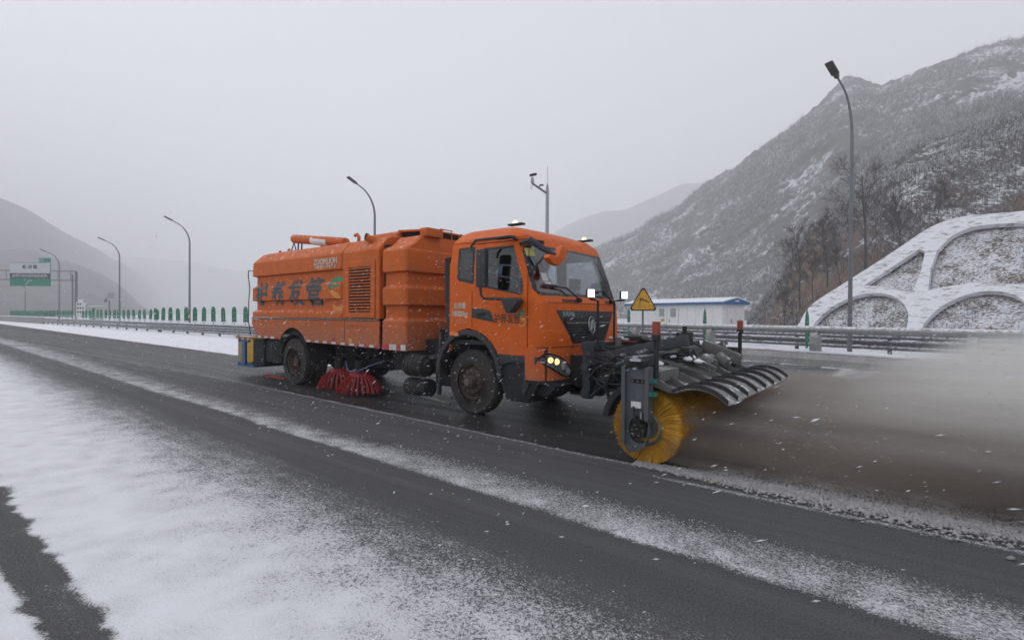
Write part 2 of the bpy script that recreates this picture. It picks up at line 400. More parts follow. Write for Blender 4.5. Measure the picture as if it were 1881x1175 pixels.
X, Y = np.meshgrid(gx, gy, indexing='ij')
Z = -.05 + .35 * sst(24, 60, Y) * (fbm(X * .08, Y * .08, 0, 4) - .3)
V = np.stack([X, Y, Z], -1).reshape(-1, 3); I = np.arange(X.size).reshape(X.shape)
np_mesh('ground', V, np.stack([I[:-1, :-1], I[1:, :-1], I[1:, 1:], I[:-1, 1:]], -1).reshape(-1, 4),
        snowy_ground_mat('snowy_ground', thr=.40, sc=.9), kind='structure', smooth=True)

# ------------------------------------------------------------------ mountains
def ray(px, py): return Fv + Rv * ((px - 940.5) / 950) - Uv * ((py - 587.5) / 950)     # direction seen from the photographer's stand
def at_depth(px, py, D): return Vector((0, 0, EYE)) + ray(px, py) * D
def mountain(name, crest, foot, nu, nv, amp, freq, prof, mt, label=None, back=.6, fine=0.0, seed=0, dsc=1.0):
    """crest: (px, py, distance) seen skyline; foot: distance of its foot. A real slope with ravines and a far side."""
    crest = [(a_, b_, c_ * dsc) for a_, b_, c_ in crest]; foot = [f_ * dsc for f_ in foot]
    cx_ = np.array([c[0] for c in crest], float)
    u = np.linspace(cx_[0], cx_[-1], nu)
    C = np.array([at_depth(*c)[:] for c in crest]); Fp = []
    for (px, py, D), fd in zip(crest, foot):
        q = at_depth(px, 583, fd); Fp.append((q.x, q.y, -1.0))
    Fp = np.array(Fp)
    Cu = np.stack([np.interp(u, cx_, C[:, k]) for k in range(3)], -1); Fu = np.stack([np.interp(u, cx_, Fp[:, k]) for k in range(3)], -1)
    jag = (fbm(u * .02 + seed, u * 0 + 3, 0, 5) - .5) * 2
    Cu[:, 2] += jag * amp * .14
    v = np.linspace(0, 1, nv); vb = np.linspace(0, 1, 12)[1:]
    P = Fu[:, None, :] * (1 - v[None, :, None]) + Cu[:, None, :] * v[None, :, None]
    zt = np.interp(v, [p[0] for p in prof], [p[1] for p in prof])
    P[:, :, 2] = Fu[:, None, 2] + (Cu[:, None, 2] - Fu[:, None, 2]) * zt[None, :]
    dirh = Cu - Fu; dirh[:, 2] = 0; L_ = np.linalg.norm(dirh, axis=1, keepdims=True); dh = dirh / L_
    r1 = fbm(P[..., 0] * freq + seed, P[..., 1] * freq, P[..., 2] * freq * .6, 6, ridge=True) - .55
    r2 = fbm(P[..., 0] * freq * 5 + seed, P[..., 1] * freq * 5, P[..., 2] * freq * 5, 4) - .5
    env = np.sin(np.clip(v, 0, 1) * PI) ** .6 * (1 - v ** 6)
    disp = (r1 * amp + r2 * amp * .25) * env[None, :]
    P[..., 0] -= dh[:, None, 0] * disp; P[..., 1] -= dh[:, None, 1] * disp; P[..., 2] += disp * .35
    if fine:
        P[..., 2] += (fbm(P[..., 0] * .25, P[..., 1] * .25, P[..., 2] * .25, 4) - .5) * fine * (v[None, :] > .02)
    B = P[:, -1:, :] + np.concatenate([dh * 1.0], 0)[:, None, :] * (vb[None, :, None] * back * L_[:, None, :])
    B[..., 2] = P[:, -1:, 2] * (1 - vb[None, :] ** 1.3) - 1.0 * vb[None, :] + (fbm(B[..., 0] * freq, B[..., 1] * freq, 0, 4) - .5) * amp * .5
    P = np.concatenate([P, B], 1); nV = P.shape[1]
    I = np.arange(nu * nV).reshape(nu, nV)
    o = np_mesh(name, P.reshape(-1, 3), np.stack([I[:-1, :-1], I[1:, :-1], I[1:, 1:], I[:-1, 1:]], -1).reshape(-1, 4), mt, kind='structure', smooth=True)
    if label: o['label'] = label
    return P[:, :nv]
def forest(name, P, count, hmin, hmax, label, vmin=.02, vmax=.97, snowp=.3, wfac=1.0, seed=1, kf=.02):
    r = np.random.default_rng(seed); nu, nv = P.shape[:2]
    a = r.random(count) * (nu - 1.001); b = (vmin + (vmax - vmin) * r.random(count)) * (nv - 1.001)
    i = a.astype(int); j = b.astype(int); fa = (a - i)[:, None]; fb = (b - j)[:, None]
    Q = (P[i, j] * (1-fa) + P[i+1, j] * fa) * (1-fb) + (P[i, j+1] * (1-fa) + P[i+1, j+1] * fa) * fb
    keep = fbm(Q[:, 0] * kf, Q[:, 1] * kf, Q[:, 2] * kf, 4) + r.random(count) * .22 > .62
    Q = Q[keep]; N_ = len(Q); H_ = (hmin + (hmax - hmin) * r.random(N_))[:, None]
    Vv = []; Ff = []; mi = []
    k = 0; ang = r.random((N_, 1)) * 2 * PI
    for t in range(6):
        th = ang + t * 2.2; tilt = 0.0 if t == 0 else .35 + .12 * t
        base = Q + np.array([0, 0, 1.0]) * H_ * (0 if t == 0 else .18 + .11 * t)
        ln = H_ * (1 if t == 0 else .55 - .05 * t)
        d = np.concatenate([np.cos(th) * math.sin(tilt), np.sin(th) * math.sin(tilt), np.full((N_, 1), math.cos(tilt))], 1)
        tip = base + d * ln
        wd = H_ * (.020 if t == 0 else .014) * wfac
        side = np.tile(np.array([[Rv.x, Rv.y, 0.0]]), (N_, 1)) if t % 2 == 0 else np.concatenate([-np.sin(th), np.cos(th), np.zeros((N_, 1))], 1)
        Vv += [base - side * wd, base + side * wd, tip]
        Ff.append(np.stack([np.arange(N_) + k, np.arange(N_) + k + N_, np.arange(N_) + k + 2 * N_], -1)); k += 3 * N_
        mi.append((r.random(N_) < snowp).astype(int) if t else np.zeros(N_, int))
    o = np_mesh(name, np.concatenate(Vv), np.concatenate(Ff), [M['bark'], M['snowm']], kind='stuff')
    o.data.polygons.foreach_set('material_index', np.concatenate(mi).astype(np.int32))
    o['label'] = label; o['category'] = 'trees'
    return o
m_right = snowy_ground_mat('mountain_forest_right', dark=(.052, .050, .057), thr=.515, sc=.11, pw=.46, rock=(.10, .09, .088), rockn=(.25, .5), stretch=(1, 1, .6))
m_left = snowy_ground_mat('mountain_forest_left', dark=(.06, .057, .064), thr=.64, sc=.03)
m_hill = snowy_ground_mat('near_hill_brush', dark=(.075, .07, .07), rockmask=True, thr=.495, sc=.45, rock=(.20, .145, .115), rockn=(.50, .74))
Pm = mountain('mountain', [(1020,470,1000),(1100,452,880),(1180,420,830),(1240,380,800),(1300,337,780),(1360,300,750),(1420,255,720),(1470,215,700),(1520,172,690),(1550,150,690),(1580,140,680),(1620,149,660),
    (1680,135,640),(1740,118,620),(1800,92,600),(1850,78,590),(1881,76,580),(1960,60,570),(2100,75,560),(2400,40,540)],
    [620,520,480,440,400,370,340,310,290,270,255,240,220,200,185,175,170,160,150,140], 520, 230, 46, .010,
    [(0,0),(.15,.09),(.5,.42),(.8,.80),(1,1)], m_right, fine=6.0, seed=3, dsc=.72)
forest('bare_forest', Pm, 80000, 4, 7, 'dense leafless snow dusted forest covering the high mountain on the right', snowp=.42, wfac=1.4, seed=2)
mountain('mountain', [(900,480,1900),(1000,440,1850),(1040,415,1800),(1070,402,1800),(1110,388,1800),(1150,383,1780),(1200,360,1750),(1250,343,1750),(1300,330,1700),(1400,300,1700),(1600,250,1700)],
    [1300]*11, 160, 60, 90, .004, [(0,0),(.5,.45),(1,1)], m_left, seed=9)
mountain('mountain', [(-700,60,520),(-400,180,540),(-200,270,560),(-60,335,580),(0,364,600),(40,381,615),(75,400,630),(110,421,650),(153,442,720),(204,472,850),(255,501,1050),(288,528,1250),(306,544,1400),(345,566,1600),(420,580,1800)],
    [150,170,200,240,270,290,310,330,380,480,620,800,950,1200,1500], 260, 120, 28, .008, [(0,0),(.3,.22),(.7,.66),(1,1)], m_left, fine=3.0, seed=21, dsc=1.4)
Pl = mountain('mountain', [(-500,420,330),(-200,440,350),(0,455,380),(60,462,390),(122,477,400),(150,487,415),(179,500,430),(217,523,450),(242,545,470),(262,566,490),(290,580,500)],
    [180,190,210,220,235,250,265,290,330,400,450], 200, 80, 22, .015, [(0,0),(.4,.35),(1,1)], m_left, fine=2.0, seed=33, dsc=1.35)
mountain('mountain', [(-100,420,2300),(120,440,2300),(230,470,2300),(330,478,2300),(460,500,2250),(560,470,2200),(620,465,2200),(760,520,2200),(900,560,2200)],
    [1500]*9, 160, 40, 60, .003, [(0,0),(.5,.45),(1,1)], m_left, seed=41)
Ph = mountain('hillside', [(1372,600,110),(1400,560,112),(1430,510,114),(1460,468,114),(1500,420,114),(1540,385,112),(1580,345,110),(1620,312,120),(1660,290,140),(1700,278,160),(1760,268,180),(1820,256,200),(1881,238,215),(1960,205,225),(2100,150,230),(2400,90,230)],
    [80,78,74,68,64,61,58,56,54,52,50,49,48,47,46,44], 420, 200, 7, .05, [(0,0),(.06,.05),(.10,.22),(.16,.36),(.24,.45),(.5,.68),(1,1)], m_hill, fine=1.6, seed=52,
    label='near brown rock hillside with snow dusted brush behind the arched retaining frame')
forest('brush', Ph, 42000, .5, 1.9, 'snow dusted leafless brush and saplings growing over the near brown hillside', snowp=.5, wfac=1.0, vmin=.03, seed=5, kf=.12)

# ------------------------------------------------------------------ embankment with its concrete arch frame
A0 = Vector((-2.51, 40.09, 0)); SD = Vector((.938, -.346, 0)); SN = Vector((.346, .938, 0))
UPN = SD.cross(SN + Vector((0, 0, 1))).normalized()          # points out of the slope
if UPN.z < 0: UPN = -UPN
def slope_pt(s, z, d): return A0 + SD * s + SN * z + Vector((0, 0, z)) + UPN * d
s_ = np.linspace(-9, 60, 260); z_ = np.linspace(-1.5, 13, 110)
S_, Z_ = np.meshgrid(s_, z_, indexing='ij')
top = np.interp(S_, [-9, -6, -5.2, -3.5, -1.5, .1, 2.2, 5, 9, 60], [-1.2, -.8, 1.9, 3.9, 5.9, 7.6, 8.35, 8.2, 9, 10])
Zc = np.minimum(Z_, top + (Z_ - top) * .15)
Dd = (fbm(S_ * 1.2, Z_ * 1.2, 0, 5) - .5) * .28 - .14
PX_ = A0.x + SD.x * S_ + SN.x * Z_ + UPN.x * Dd; PY_ = A0.y + SD.y * S_ + SN.y * Z_ + UPN.y * Dd
PZ_ = Zc + UPN.z * Dd
I = np.arange(S_.size).reshape(S_.shape)
emb = np_mesh('embankment', np.stack([PX_, PY_, PZ_], -1).reshape(-1, 3), np.stack([I[:-1, :-1], I[1:, :-1], I[1:, 1:], I[:-1, 1:]], -1).reshape(-1, 4),
        snowy_ground_mat('embankment_grass', dark=(.095, .08, .068), thr=.46, sc=2.6, stretch=(.6, 1, 1.4)), kind='structure', smooth=True)
_g = forest('dry_grass', np.stack([PX_, PY_, PZ_], -1), 30000, .10, .45, 'dry grass and twigs poking through the snow inside the arch frame', vmin=.0, vmax=.8, snowp=.25, wfac=1.0, seed=12, kf=.6)
def arc(pts, n=6):
    """smooth a coarse outline (Catmull-Rom, open)"""
    P_ = [Vector((a, b, 0)) for a, b in pts]; out = []
    for i in range(len(P_) - 1):
        p0, p1, p2, p3 = P_[max(i-1, 0)], P_[i], P_[i+1], P_[min(i+2, len(P_)-1)]
        for k in range(n):
            t = k / n; q = .5 * ((2*p1) + (p2-p0)*t + (2*p0-5*p1+4*p2-p3)*t*t + (3*p1-p0-3*p2+p3)*t**3); out.append((q.x, q.y))
    out.append((P_[-1].x, P_[-1].y)); return out
m_frame, n, b, N_, L_ = new_mat('snow_covered_concrete')
f_ = mth(n, 'MULTIPLY', rng(n, noise(n, 2.5, 8, .78, stretch=(.5, .5, 2.4)), .38, .47), rng(n, noise(n, 1.0, 5, .7), .3, .45, .75, 1))
L_.new(mixc(n, f_, (.20, .19, .185), (.68, .69, .73)), b.inputs['Base Color']); b.inputs['Roughness'].default_value = .9
bump(n, b, noise(n, 5, 6, .7), .5, .06)
ret = thing('retaining_frame', A0, 'snow covered concrete retaining frame with curved arches on the embankment', 'retaining wall')
def loopz(pts): return pts
outer = [(-5.1, -.6)] + arc([(-5.0, .9), (-4.85, 2.3), (-3.25, 4.0), (-1.3, 6.0), (.1, 7.55), (1.15, 8.15), (2.3, 8.33), (3.7, 8.24), (6.0, 8.15), (10, 8.3), (14, 8.4), (18, 8.3)]) + [(18, -.6)]
hole_tri = [(-1.97, 3.62), (.32, 6.1), (.75, 5.9), (1.05, 4.6), (1.15, 3.12)] + arc([(.9, 3.0), (0, 3.25), (-1.0, 3.5), (-1.97, 3.62)][:3], 3)[1:]
def arch_hole(s0, s1, zb, zt, zs): 
    pts = []
    for k in range(17):
        t = PI * k / 16; pts.append(((s0 + s1) / 2 - (s1 - s0) / 2 * math.cos(t), zs + (zt - zs) * math.sin(t)))
    return [(s0, zb)] + pts + [(s1, zb)]
up1 = [(1.95, 3.1), (1.55, 4.6)] + arc([(1.45, 5.9), (1.9, 6.9), (2.85, 7.38), (4.2, 7.4), (5.9, 7.1), (7.2, 6.2), (7.9, 4.8), (8.1, 3.3)], 4) + arc([(8.1, 3.3), (6.3, 3.27), (4.3, 3.52), (3.2, 3.38), (1.95, 3.1)], 4)[1:-1]
up2 = [(s + 7.6, z) for s, z in up1]
holes = [arch_hole(-3.95, 1.75, -.4, 3.05, .5), hole_tri, arch_hole(2.5, 7.4, -.4, 2.95, .6), up1, arch_hole(8.3, 13.2, -.4, 2.95, .6), up2 if False else arch_hole(9.2, 15.6, 3.6, 7.4, 4.6)]
MB().prism(outer, lambda s, z, d: slope_pt(s, z, d + .02), .30, holes).build('arch_frame', m_frame, ret, bevel=0)
# low snow covered berm between the barrier and the slope is part of the ground sheet

# ------------------------------------------------------------------ bare trees
def bare_tree(base, h, label, lean=0.0, seed=1, spread=.55, depth=5, r0=None, cat='tree'):
    rd = random.Random(seed); base = Vector(base)
    t = thing('bare_tree', base, label, cat, 'leafless trees on the hillside')
    tr = MB(); cr = MB(); r0 = r0 or h * .014
    def grow(p, d, ln, r, lv, mb):
        pts = [p]; rs = [r]; q = p.copy(); dd = d.copy(); seg = 4 if lv < 3 else 2
        for i in range(seg):
            dd = (dd + Vector((rd.uniform(-1, 1), rd.uniform(-1, 1), rd.uniform(-.3, .9))) * .13).normalized()
            q = q + dd * ln / seg; pts.append(q.copy()); rs.append(max(r * (1 - .75 * (i + 1) / seg), .009))
        mb.tube(pts, rs, 5 if lv < 2 else 3, cap=False)
        if lv >= depth: return
        nb = (13 if lv == 0 else rd.randint(4, 6))
        for k in range(nb):
            f = (.25 + .75 * (k + rd.random() * .6) / nb) if lv == 0 else rd.uniform(.2, 1)
            f = min(f, .99); idx = int(f * seg); fr = f * seg - idx
            bp = pts[idx].lerp(pts[min(idx + 1, seg)], fr); az = rd.uniform(0, 2*PI); tl = rd.uniform(.45, .95) * spread * 1.5
            base_d = (pts[min(idx + 1, seg)] - pts[idx]).normalized(); a = base_d.orthogonal().normalized(); b_ = base_d.cross(a)
            nd_ = (base_d * math.cos(tl) + (a * math.cos(az) + b_ * math.sin(az)) * math.sin(tl)).normalized()
            l2 = ln * (.42 * (1 - f * .45) if lv == 0 else rd.uniform(.45, .65))
            grow(bp, nd_, l2, max(rs[idx] * .6, .009), lv + 1, cr)
    grow(base, Vector((lean, lean * .3, 1)).normalized(), h, r0, 0, tr)
    tr.build('trunk', M['bark'], t, fixn=False, smooth=True); cr.build('crown', M['twig'], t, fixn=False)
    return t
for px, pyb, pyt, D, sd_, sp, lab in [
    (1590, 500, 268, 57, 11, .62, 'tallest bare tree standing just right of the near street lamp pole'),
    (1520, 520, 385, 59, 12, .45, 'slim bare tree standing just left of the near street lamp pole'),
    (1470, 560, 405, 62, 13, .45, 'bare tree above the left foot of the concrete arch frame'),
    (1725, 425, 322, 58, 14, .6, 'small bare tree with forked crown behind the top of the arch frame'),
    (1440, 590, 500, 66, 15, .5, 'lowest leftmost bare tree between the white cabin and the arch frame'),
    (1492, 545, 450, 60, 17, .5, 'thin sapling between two taller bare trees left of the lamp pole'),
    (1655, 470, 345, 60, 16, .35, 'thin bare tree against the brown cliff right of the tallest tree'),
    (1545, 530, 430, 55, 18, .5, 'short bare tree directly behind the near street lamp pole')]:
    b_ = at_depth(px, pyb, D); h_ = (pyb - pyt) / 950 * D * 1.0
    bare_tree((b_.x, b_.y, b_.z - .5), h_ * .80, lab, seed=sd_, spread=sp, depth=4, r0=h_*.011)

# ------------------------------------------------------------------ road barriers
def wprofile():     # W-beam section: (out, up)
    return [(-.02,-.155),(.0,-.15),(.045,-.12),(.045,-.07),(.0,-.03),(.0,.03),(.045,.07),(.045,.12),(.0,.15),(-.02,.155)]
def wbeam(mb, a, b, zc, side):
    a = Vector(a); b = Vector(b); d = (b - a).normalized(); nrm = Vector((-d.y, d.x, 0)) * side
    vs = []
    for p in (a, b):
        for o_, u in wprofile(): vs.append(p + nrm * o_ + Vector((0, 0, zc + u)))
    n_ = len(wprofile()); mb.add(vs, [(i, i + 1, n_ + i + 1, n_ + i) for i in range(n_ - 1)])
def guardrail(label, pts, zc, post_step, side, two=False, group=None, bottom=0.0, snowcap=True, post_w=.12):
    g = thing('guardrail', pts[0], label, 'guardrail', group)
    tot = 0
    for a, b in zip(pts[:-1], pts[1:]):
        a = Vector(a); b = Vector(b); L0 = (b - a).length; d = (b - a) / L0; k = 0
        n_pan = max(1, round(L0 / 4.0))
        for i in range(n_pan):
            mb = MB(); p = a + d * (L0 * i / n_pan); q = a + d * (L0 * (i + 1) / n_pan + .05)
            off = Vector((-d.y, d.x, 0)) * (.003 * (i % 2))
            wbeam(mb, p + off, q + off, zc, side)
            if two: wbeam(mb, p + off, q + off, zc - .34, side)
            mb.build('beam_panel', M['steel'], g, fixn=False, smooth=False)
        if snowcap:
            mb = MB(); nrm = Vector((-d.y, d.x, 0)) * side; m_ = int(L0 / .5)
            rd = random.Random(3); prev = None
            pts_ = [a + d * (L0 * i / m_) + Vector((0, 0, zc + .158 + rd.uniform(-.004, .008))) for i in range(m_ + 1)]
            mb.tube(pts_, [rd.uniform(.012, .03) for _ in pts_], 6); mb.build('snow_cap', M['snowm'], g, fixn=False, smooth=True)
        s = 0
        while s < L0:
            p = a + d * s - Vector((-d.y, d.x, 0)) * side * .14
            MB().obox(p + Vector((0, 0, bottom - .05)), p + Vector((0, 0, zc + .12)), post_w, post_w, up=(1, 0, 0)).build('post', M['steel'], g)
            p2 = a + d * s
            MB().obox(p + Vector((0, 0, zc)), p2 + Vector((0, 0, zc)), .12, .2).build('spacer', M['steel'], g)
            s += post_step
    return g
guardrail('long double corrugated steel guardrail edging the snowy verge left of the truck', [(-99, 16.4, 0), (-50.5, 15.75, 0), (-24, 15.3, 0)], .67, 3.0, -1, two=True, group='median guardrails')
guardrail('second guardrail on dense posts behind the verge guardrail left of the truck', [(-60, 17.9, 0), (-24, 17.4, 0)], .62, 2.0, -1, two=True, group='median guardrails')
# concrete wall at the far left
cwall = thing('concrete_barrier', (-120, 17.5, 0), 'low snow topped concrete barrier wall at the far left of the road', 'barrier')
MB().obox((-230, 17.8, .45), (-99.5, 16.6, .45), .35, .95).build('wall_body', M['conc'], cwall)
MB().obox((-230, 17.8, .955), (-99.5, 16.6, .955), .40, .06).build('snow_cap', M['snowm'], cwall)
# bridge barrier on the right: concrete kerb, bent posts, thick pipe rails
BD = Vector((.938, -.346, 0)); BN = Vector((.346, .938, 0)); B0 = Vector((-4.34, 19.52, 0))
def bp(s, o, z): return B0 + BD * s + BN * o + Vector((0, 0, z))
bar = thing('bridge_barrier', B0, 'grey pipe rail barrier on a concrete kerb to the right of the truck', 'barrier')
prof = [(0, -.05), (.02, .22), (.10, .40), (.16, .42), (.95, .43), (1.0, -.05)]
def kerb(u, v, d): return bp(d, u, v)
mb = MB(); mb.prism(prof, lambda u, v, d: bp(-16 + d, u, v), 46); mb.build('concrete_kerb', M['conc'], bar)
mb = MB(); pts_ = [bp(-16 + .6 * i, .5, .445 + random.uniform(-.008, .012)) for i in range(76)]
for a, b in zip(pts_[:-1], pts_[1:]): mb.obox(a, b, .82, .05)
mb.build('kerb_snow', M['snowm'], bar)
for nm, z, o_, r in (('top_rail', 1.16, .30, .10), ('lower_rail', .62, .30, .05)):
    if nm == 'lower_rail': continue
    for i in range(8):
        MB().cyl(bp(-16 + 6*i, o_, z), bp(-16 + 6*i + 5.985, o_, z), r, 14).build(nm, M['steel_n'], bar, smooth=True)
        MB().cyl(bp(-16 + 6*i - .16, o_, z), bp(-16 + 6*i + .16, o_, z), r * 1.12, 14).build('rail_sleeve', M['steel_n'], bar, smooth=True)
mb = MB(); mb.tube([bp(-16 + .5*i, .30, 1.16 + .098 + random.uniform(0, .006)) for i in range(92)], [random.uniform(.012, .026) for _ in range(92)], 6); mb.build('rail_snow', M['snowm'], bar, fixn=False, smooth=True)
for i in range(12):
    s = -14.0 + 4.0 * i - .45
    side_ = [(.16, .42), (.46, .42), (.47, .70), (.42, .95), (.38, 1.08), (.22, 1.08), (.16, .95), (.12, .7)]
    MB().prism(side_, lambda u, v, d: bp(s + d, u, v), .22).build('post', M['steel_n'], bar)
    MB().box(0, 0, 0, 0, 0, 0) if False else MB().obox(bp(s - .06, .32, .455), bp(s + .22, .32, .455), .34, .03).build('base_plate', M['steel_n'], bar)
    for k in (0, .16): MB().cyl(bp(s + k, .16, .44), bp(s + k, .16, .49), .02, 6).build('bolt', M['mgrey'], bar)
# W-beam rail behind it
gr = [tuple(bp(-18, 2.0, 0)), tuple(bp(6, 2.0, 0)), tuple(bp(28, 2.0, 0))]
guardrail('double corrugated steel guardrail behind the pipe rail barrier', gr, 1.02, 3.0, -1, two=True, group='bridge guardrails')
# anti-glare blades
def blade_proto(name, loc, label, group, h=1.20, wd=.155, face=None):
    t = thing(name, loc, label, 'blade', group)
    n_ = 14; pts = [(-wd, 0)]
    for k in range(n_ + 1):
        a = PI - PI * k / n_; pts.append((wd * math.cos(a), h - .50 + .50 * math.sin(a) ** .62 * (1 - .0) if 0 < k < n_ else h - .50))
    pts.append((wd, 0)); ux, uy = face or (.62, -.78)
    L = Vector(loc)
    MB().prism(pts, lambda u, v, d: L + Vector((d - .02, u, v)), .04).build('panel', M['green'], t)
    for z in (.28, .72): MB().cyl(L + Vector((.02, 0, z)), L + Vector((.035, 0, z)), .02, 6).build('bolt', M['snowm'], t)
    MB().obox(L + Vector((0, 0, -.30)), L + Vector((0, 0, .02)), .05, .05, up=(1, 0, 0)).build('stem', M['steel'], t)
    mb = MB(); mb.lathe([(0, .20), (.05, .14), (.09, .04)], L + Vector((0, 0, .0)), (0, 0, 1), 10); mb.build('snow_heap', M['snowm'], t, smooth=True)
    return t
lb1 = 'round topped green anti glare blade in the near row behind the guardrail'
lb2 = 'small green anti glare blade in the far row left of the near blades'
p1 = blade_proto('glare_blade', (-37.5, 17.0, .9), lb1, 'near anti glare blades')
for i in range(1, 11):
    c_ = copy_tree(p1, (-37.5 - 1.79 * i, 17.0 + .005 * i, .9)); c_.rotation_euler = (random.uniform(-.035, .035), random.uniform(-.06, .06), random.uniform(-.14, .14)); c_.scale = (1, random.uniform(.93, 1.05), random.uniform(.95, 1.04))
for i in range(46):
    x_ = -58.9 - 1.75 * i - (i > 16) * 4 + random.uniform(-.12, .12)
    c_ = copy_tree(p1, (x_, 18.2 + .012 * i, .93), lb2); c_['group'] = 'far anti glare blades'; c_.scale = (1, random.uniform(.78, .92), random.uniform(.85, .93)); c_.rotation_euler = (random.uniform(-.04, .04), random.uniform(-.06, .06), random.uniform(-.2, .2))
# tall narrow blades standing on the bridge kerb
def tall_blade(s, z0, h, label):
    L = bp(s, .72, z0); t = thing('tall_blade', L, label, 'blade', 'tall green blades on the bridge kerb')
    pts = [(-.035, 0), (-.055, .3), (-.075, h * .6), (-.06, h * .85), (0, h), (.06, h * .85), (.075, h * .6), (.055, .3), (.035, 0)]
    a = .9; ux = Vector((math.cos(a), math.sin(a), 0)); uy = Vector((-math.sin(a), math.cos(a), 0))
    MB().prism(pts, lambda u, v, d: L + ux * u + uy * (d - .012) + Vector((0, 0, v)), .024).build('panel', M['green'], t)
    for z in (.35, .6, .95, 1.2): MB().cyl(L - uy * .02 + Vector((0, 0, z)), L - uy * .012 + Vector((0, 0, z)), .012, 6).build('bolt', M['snowm'], t)
    MB().lathe([(0, .10), (.06, .06), (.10, .01)], L, (0, 0, 1), 10).build('snow_heap', M['snowm'], t, smooth=True)
tall_blade(-7.25, .45, 1.55, 'narrow green blade standing right behind the pipe rail beside the truck cab')
tall_blade(-2.95, .45, 1.46, 'narrow green blade in front of the white cabin wall between two steel posts')
tall_blade(1.15, .45, 1.38, 'narrow green blade standing on the kerb right of the white cabin')
# pale green hand rail in front of the far blades
hr = thing('handrail', (-60, 16.9, 0), 'thin pale green handrail running in front of the far green blades', 'handrail')
mpg = mat('pale_green_rail', (.22, .45, .36), .5)
MB().tube([(-96, 17.3, 1.28), (-62, 16.9, 1.30), (-59.5, 16.88, 1.06)], .035, 6).build('rail', mpg, hr, smooth=True)
for i in range(13): MB().cyl((-95 + 2.75*i, 17.28 - .012*i, .2), (-95 + 2.75*i, 17.28 - .012*i, 1.29), .025, 6).build('post', mpg, hr)

# ------------------------------------------------------------------ street lamps
def street_lamp(base, h, arm, label, ad=(0, -1, 0), rs0=.11, hs=1.0):
    t = thing('street_lamp', base, label, 'street lamp', 'street lamps along the median'); B = Vector(base)
    pts = [B, B + Vector((0, 0, h * .45)), B + Vector((0, 0, h * .80))]
    ad = Vector(ad).normalized(); rs = [rs0, rs0 * .78, rs0 * .64]
    for k in range(1, 11):
        a = k / 10 * 1.25; R_ = arm / (1 - math.cos(1.25)) * .9
        pts.append(B + ad * R_ * (1 - math.cos(a)) + Vector((0, 0, h * .80 + (h * .175) * math.sin(a) / math.sin(1.25)))); rs.append(rs0 * (.64 - .027 * k))
    e = pts[-1]; d = (pts[-1] - pts[-2]).normalized()
    pts.append(e + d * .35); rs.append(.035); e = pts[-1]
    MB().tube(pts, rs, 10).build('pole', M['pole'], t, smooth=True)
    hd = e + d * .05
    MB().obox(hd, hd + d * .62 * hs, .30 * hs, .07).build('lamp_head', M['lamp'], t, bevel=.015)
    MB().obox(hd + d * .06 - Vector((0, 0, .042)), hd + d * .40 * hs - Vector((0, 0, .042)), .22 * hs, .015).build('led_panel', M['lampp'], t)
    MB().obox(hd - d * .12 , hd + d * .02, .12, .10).build('head_joint', M['lamp'], t)
    MB().box(B.x-.2, B.x+.2, B.y-.2, B.y+.2, B.z-.1, B.z+.02).build('base_plate', M['pole'], t)
    return t
street_lamp((-1.85, 20.35, 0), 9.35, .66, 'nearest street lamp rising in front of the arch frame', ad=(-.42, -.9, 0), rs0=.076, hs=.8)
street_lamp((-28.2, 21.05, 0), 10.0, 1.25, 'street lamp whose curved top shows above the orange tank')
street_lamp((-53.2, 19.05, 0), 10.1, 1.25, 'street lamp nearest the truck tail, standing behind the green blades')
street_lamp((-74.1, 19.1, 0), 10.1, 1.25, 'street lamp beside the small grey roadside board')
street_lamp((-95.5, 17.6, 0), 10.2, 1.25, 'tall street lamp rising beside the green gantry sign')
street_lamp((-135.9, 20.0, 0), 7.4, .9, 'small distant street lamp seen below the gantry sign')

# ------------------------------------------------------------------ signs
def text_mesh(body, size, bold=0.0, sx=1.0, align='CENTER'):
    c = bpy.data.curves.new('t', 'FONT'); c.body = body; c.size = size; c.align_x = align; c.align_y = 'CENTER'; c.offset = bold; c.resolution_u = 3
    o = bpy.data.objects.new('t', c); COL.objects.link(o); dg = bpy.context.evaluated_depsgraph_get()
    me = bpy.data.meshes.new_from_object(o.evaluated_get(dg)); bpy.data.objects.remove(o); bpy.data.curves.remove(c)
    V_ = [(v.co.x * sx, v.co.y) for v in me.vertices]; F_ = [tuple(p.vertices) for p in me.polygons]
    bpy.data.meshes.remove(me); return V_, F_
def lettering(name, body, size, to3, mt, parent, bold=0.0, sx=1.0, cuts=None, align='CENTER', z0=0.0, heavy=0.0, offdir=(0, -1, 0)):
    V_, F_ = text_mesh(body, size, bold, sx, align)
    if not V_: return None
    if cuts:
        bm = bmesh.new(); vs = [bm.verts.new((a, b, 0)) for a, b in V_]
        for f in F_:
            try: bm.faces.new([vs[i] for i in f])
            except Exception: pass
        for c in cuts:
            bmesh.ops.bisect_plane(bm, geom=bm.verts[:] + bm.edges[:] + bm.faces[:], plane_co=(0, c - z0, 0), plane_no=(0, 1, 0))
        bm.verts.index_update(); V_ = [(v.co.x, v.co.y) for v in bm.verts]; F_ = [tuple(v.index for v in f.verts) for f in bm.faces]; bm.free()
    mb = MB(); q0 = Vector(to3(0, 0))
    for k, (dx, dz) in enumerate(((0, 0), (heavy, 0), (-heavy, 0), (0, heavy * .6), (0, -heavy * .6)) if heavy else ((0, 0),)):
        off = Vector(offdir) * (.0004 * k); mb.add([Vector(to3(a + dx, b + dz)) + off for a, b in V_], F_)
    return mb.build(name, mt, parent, fixn=False)
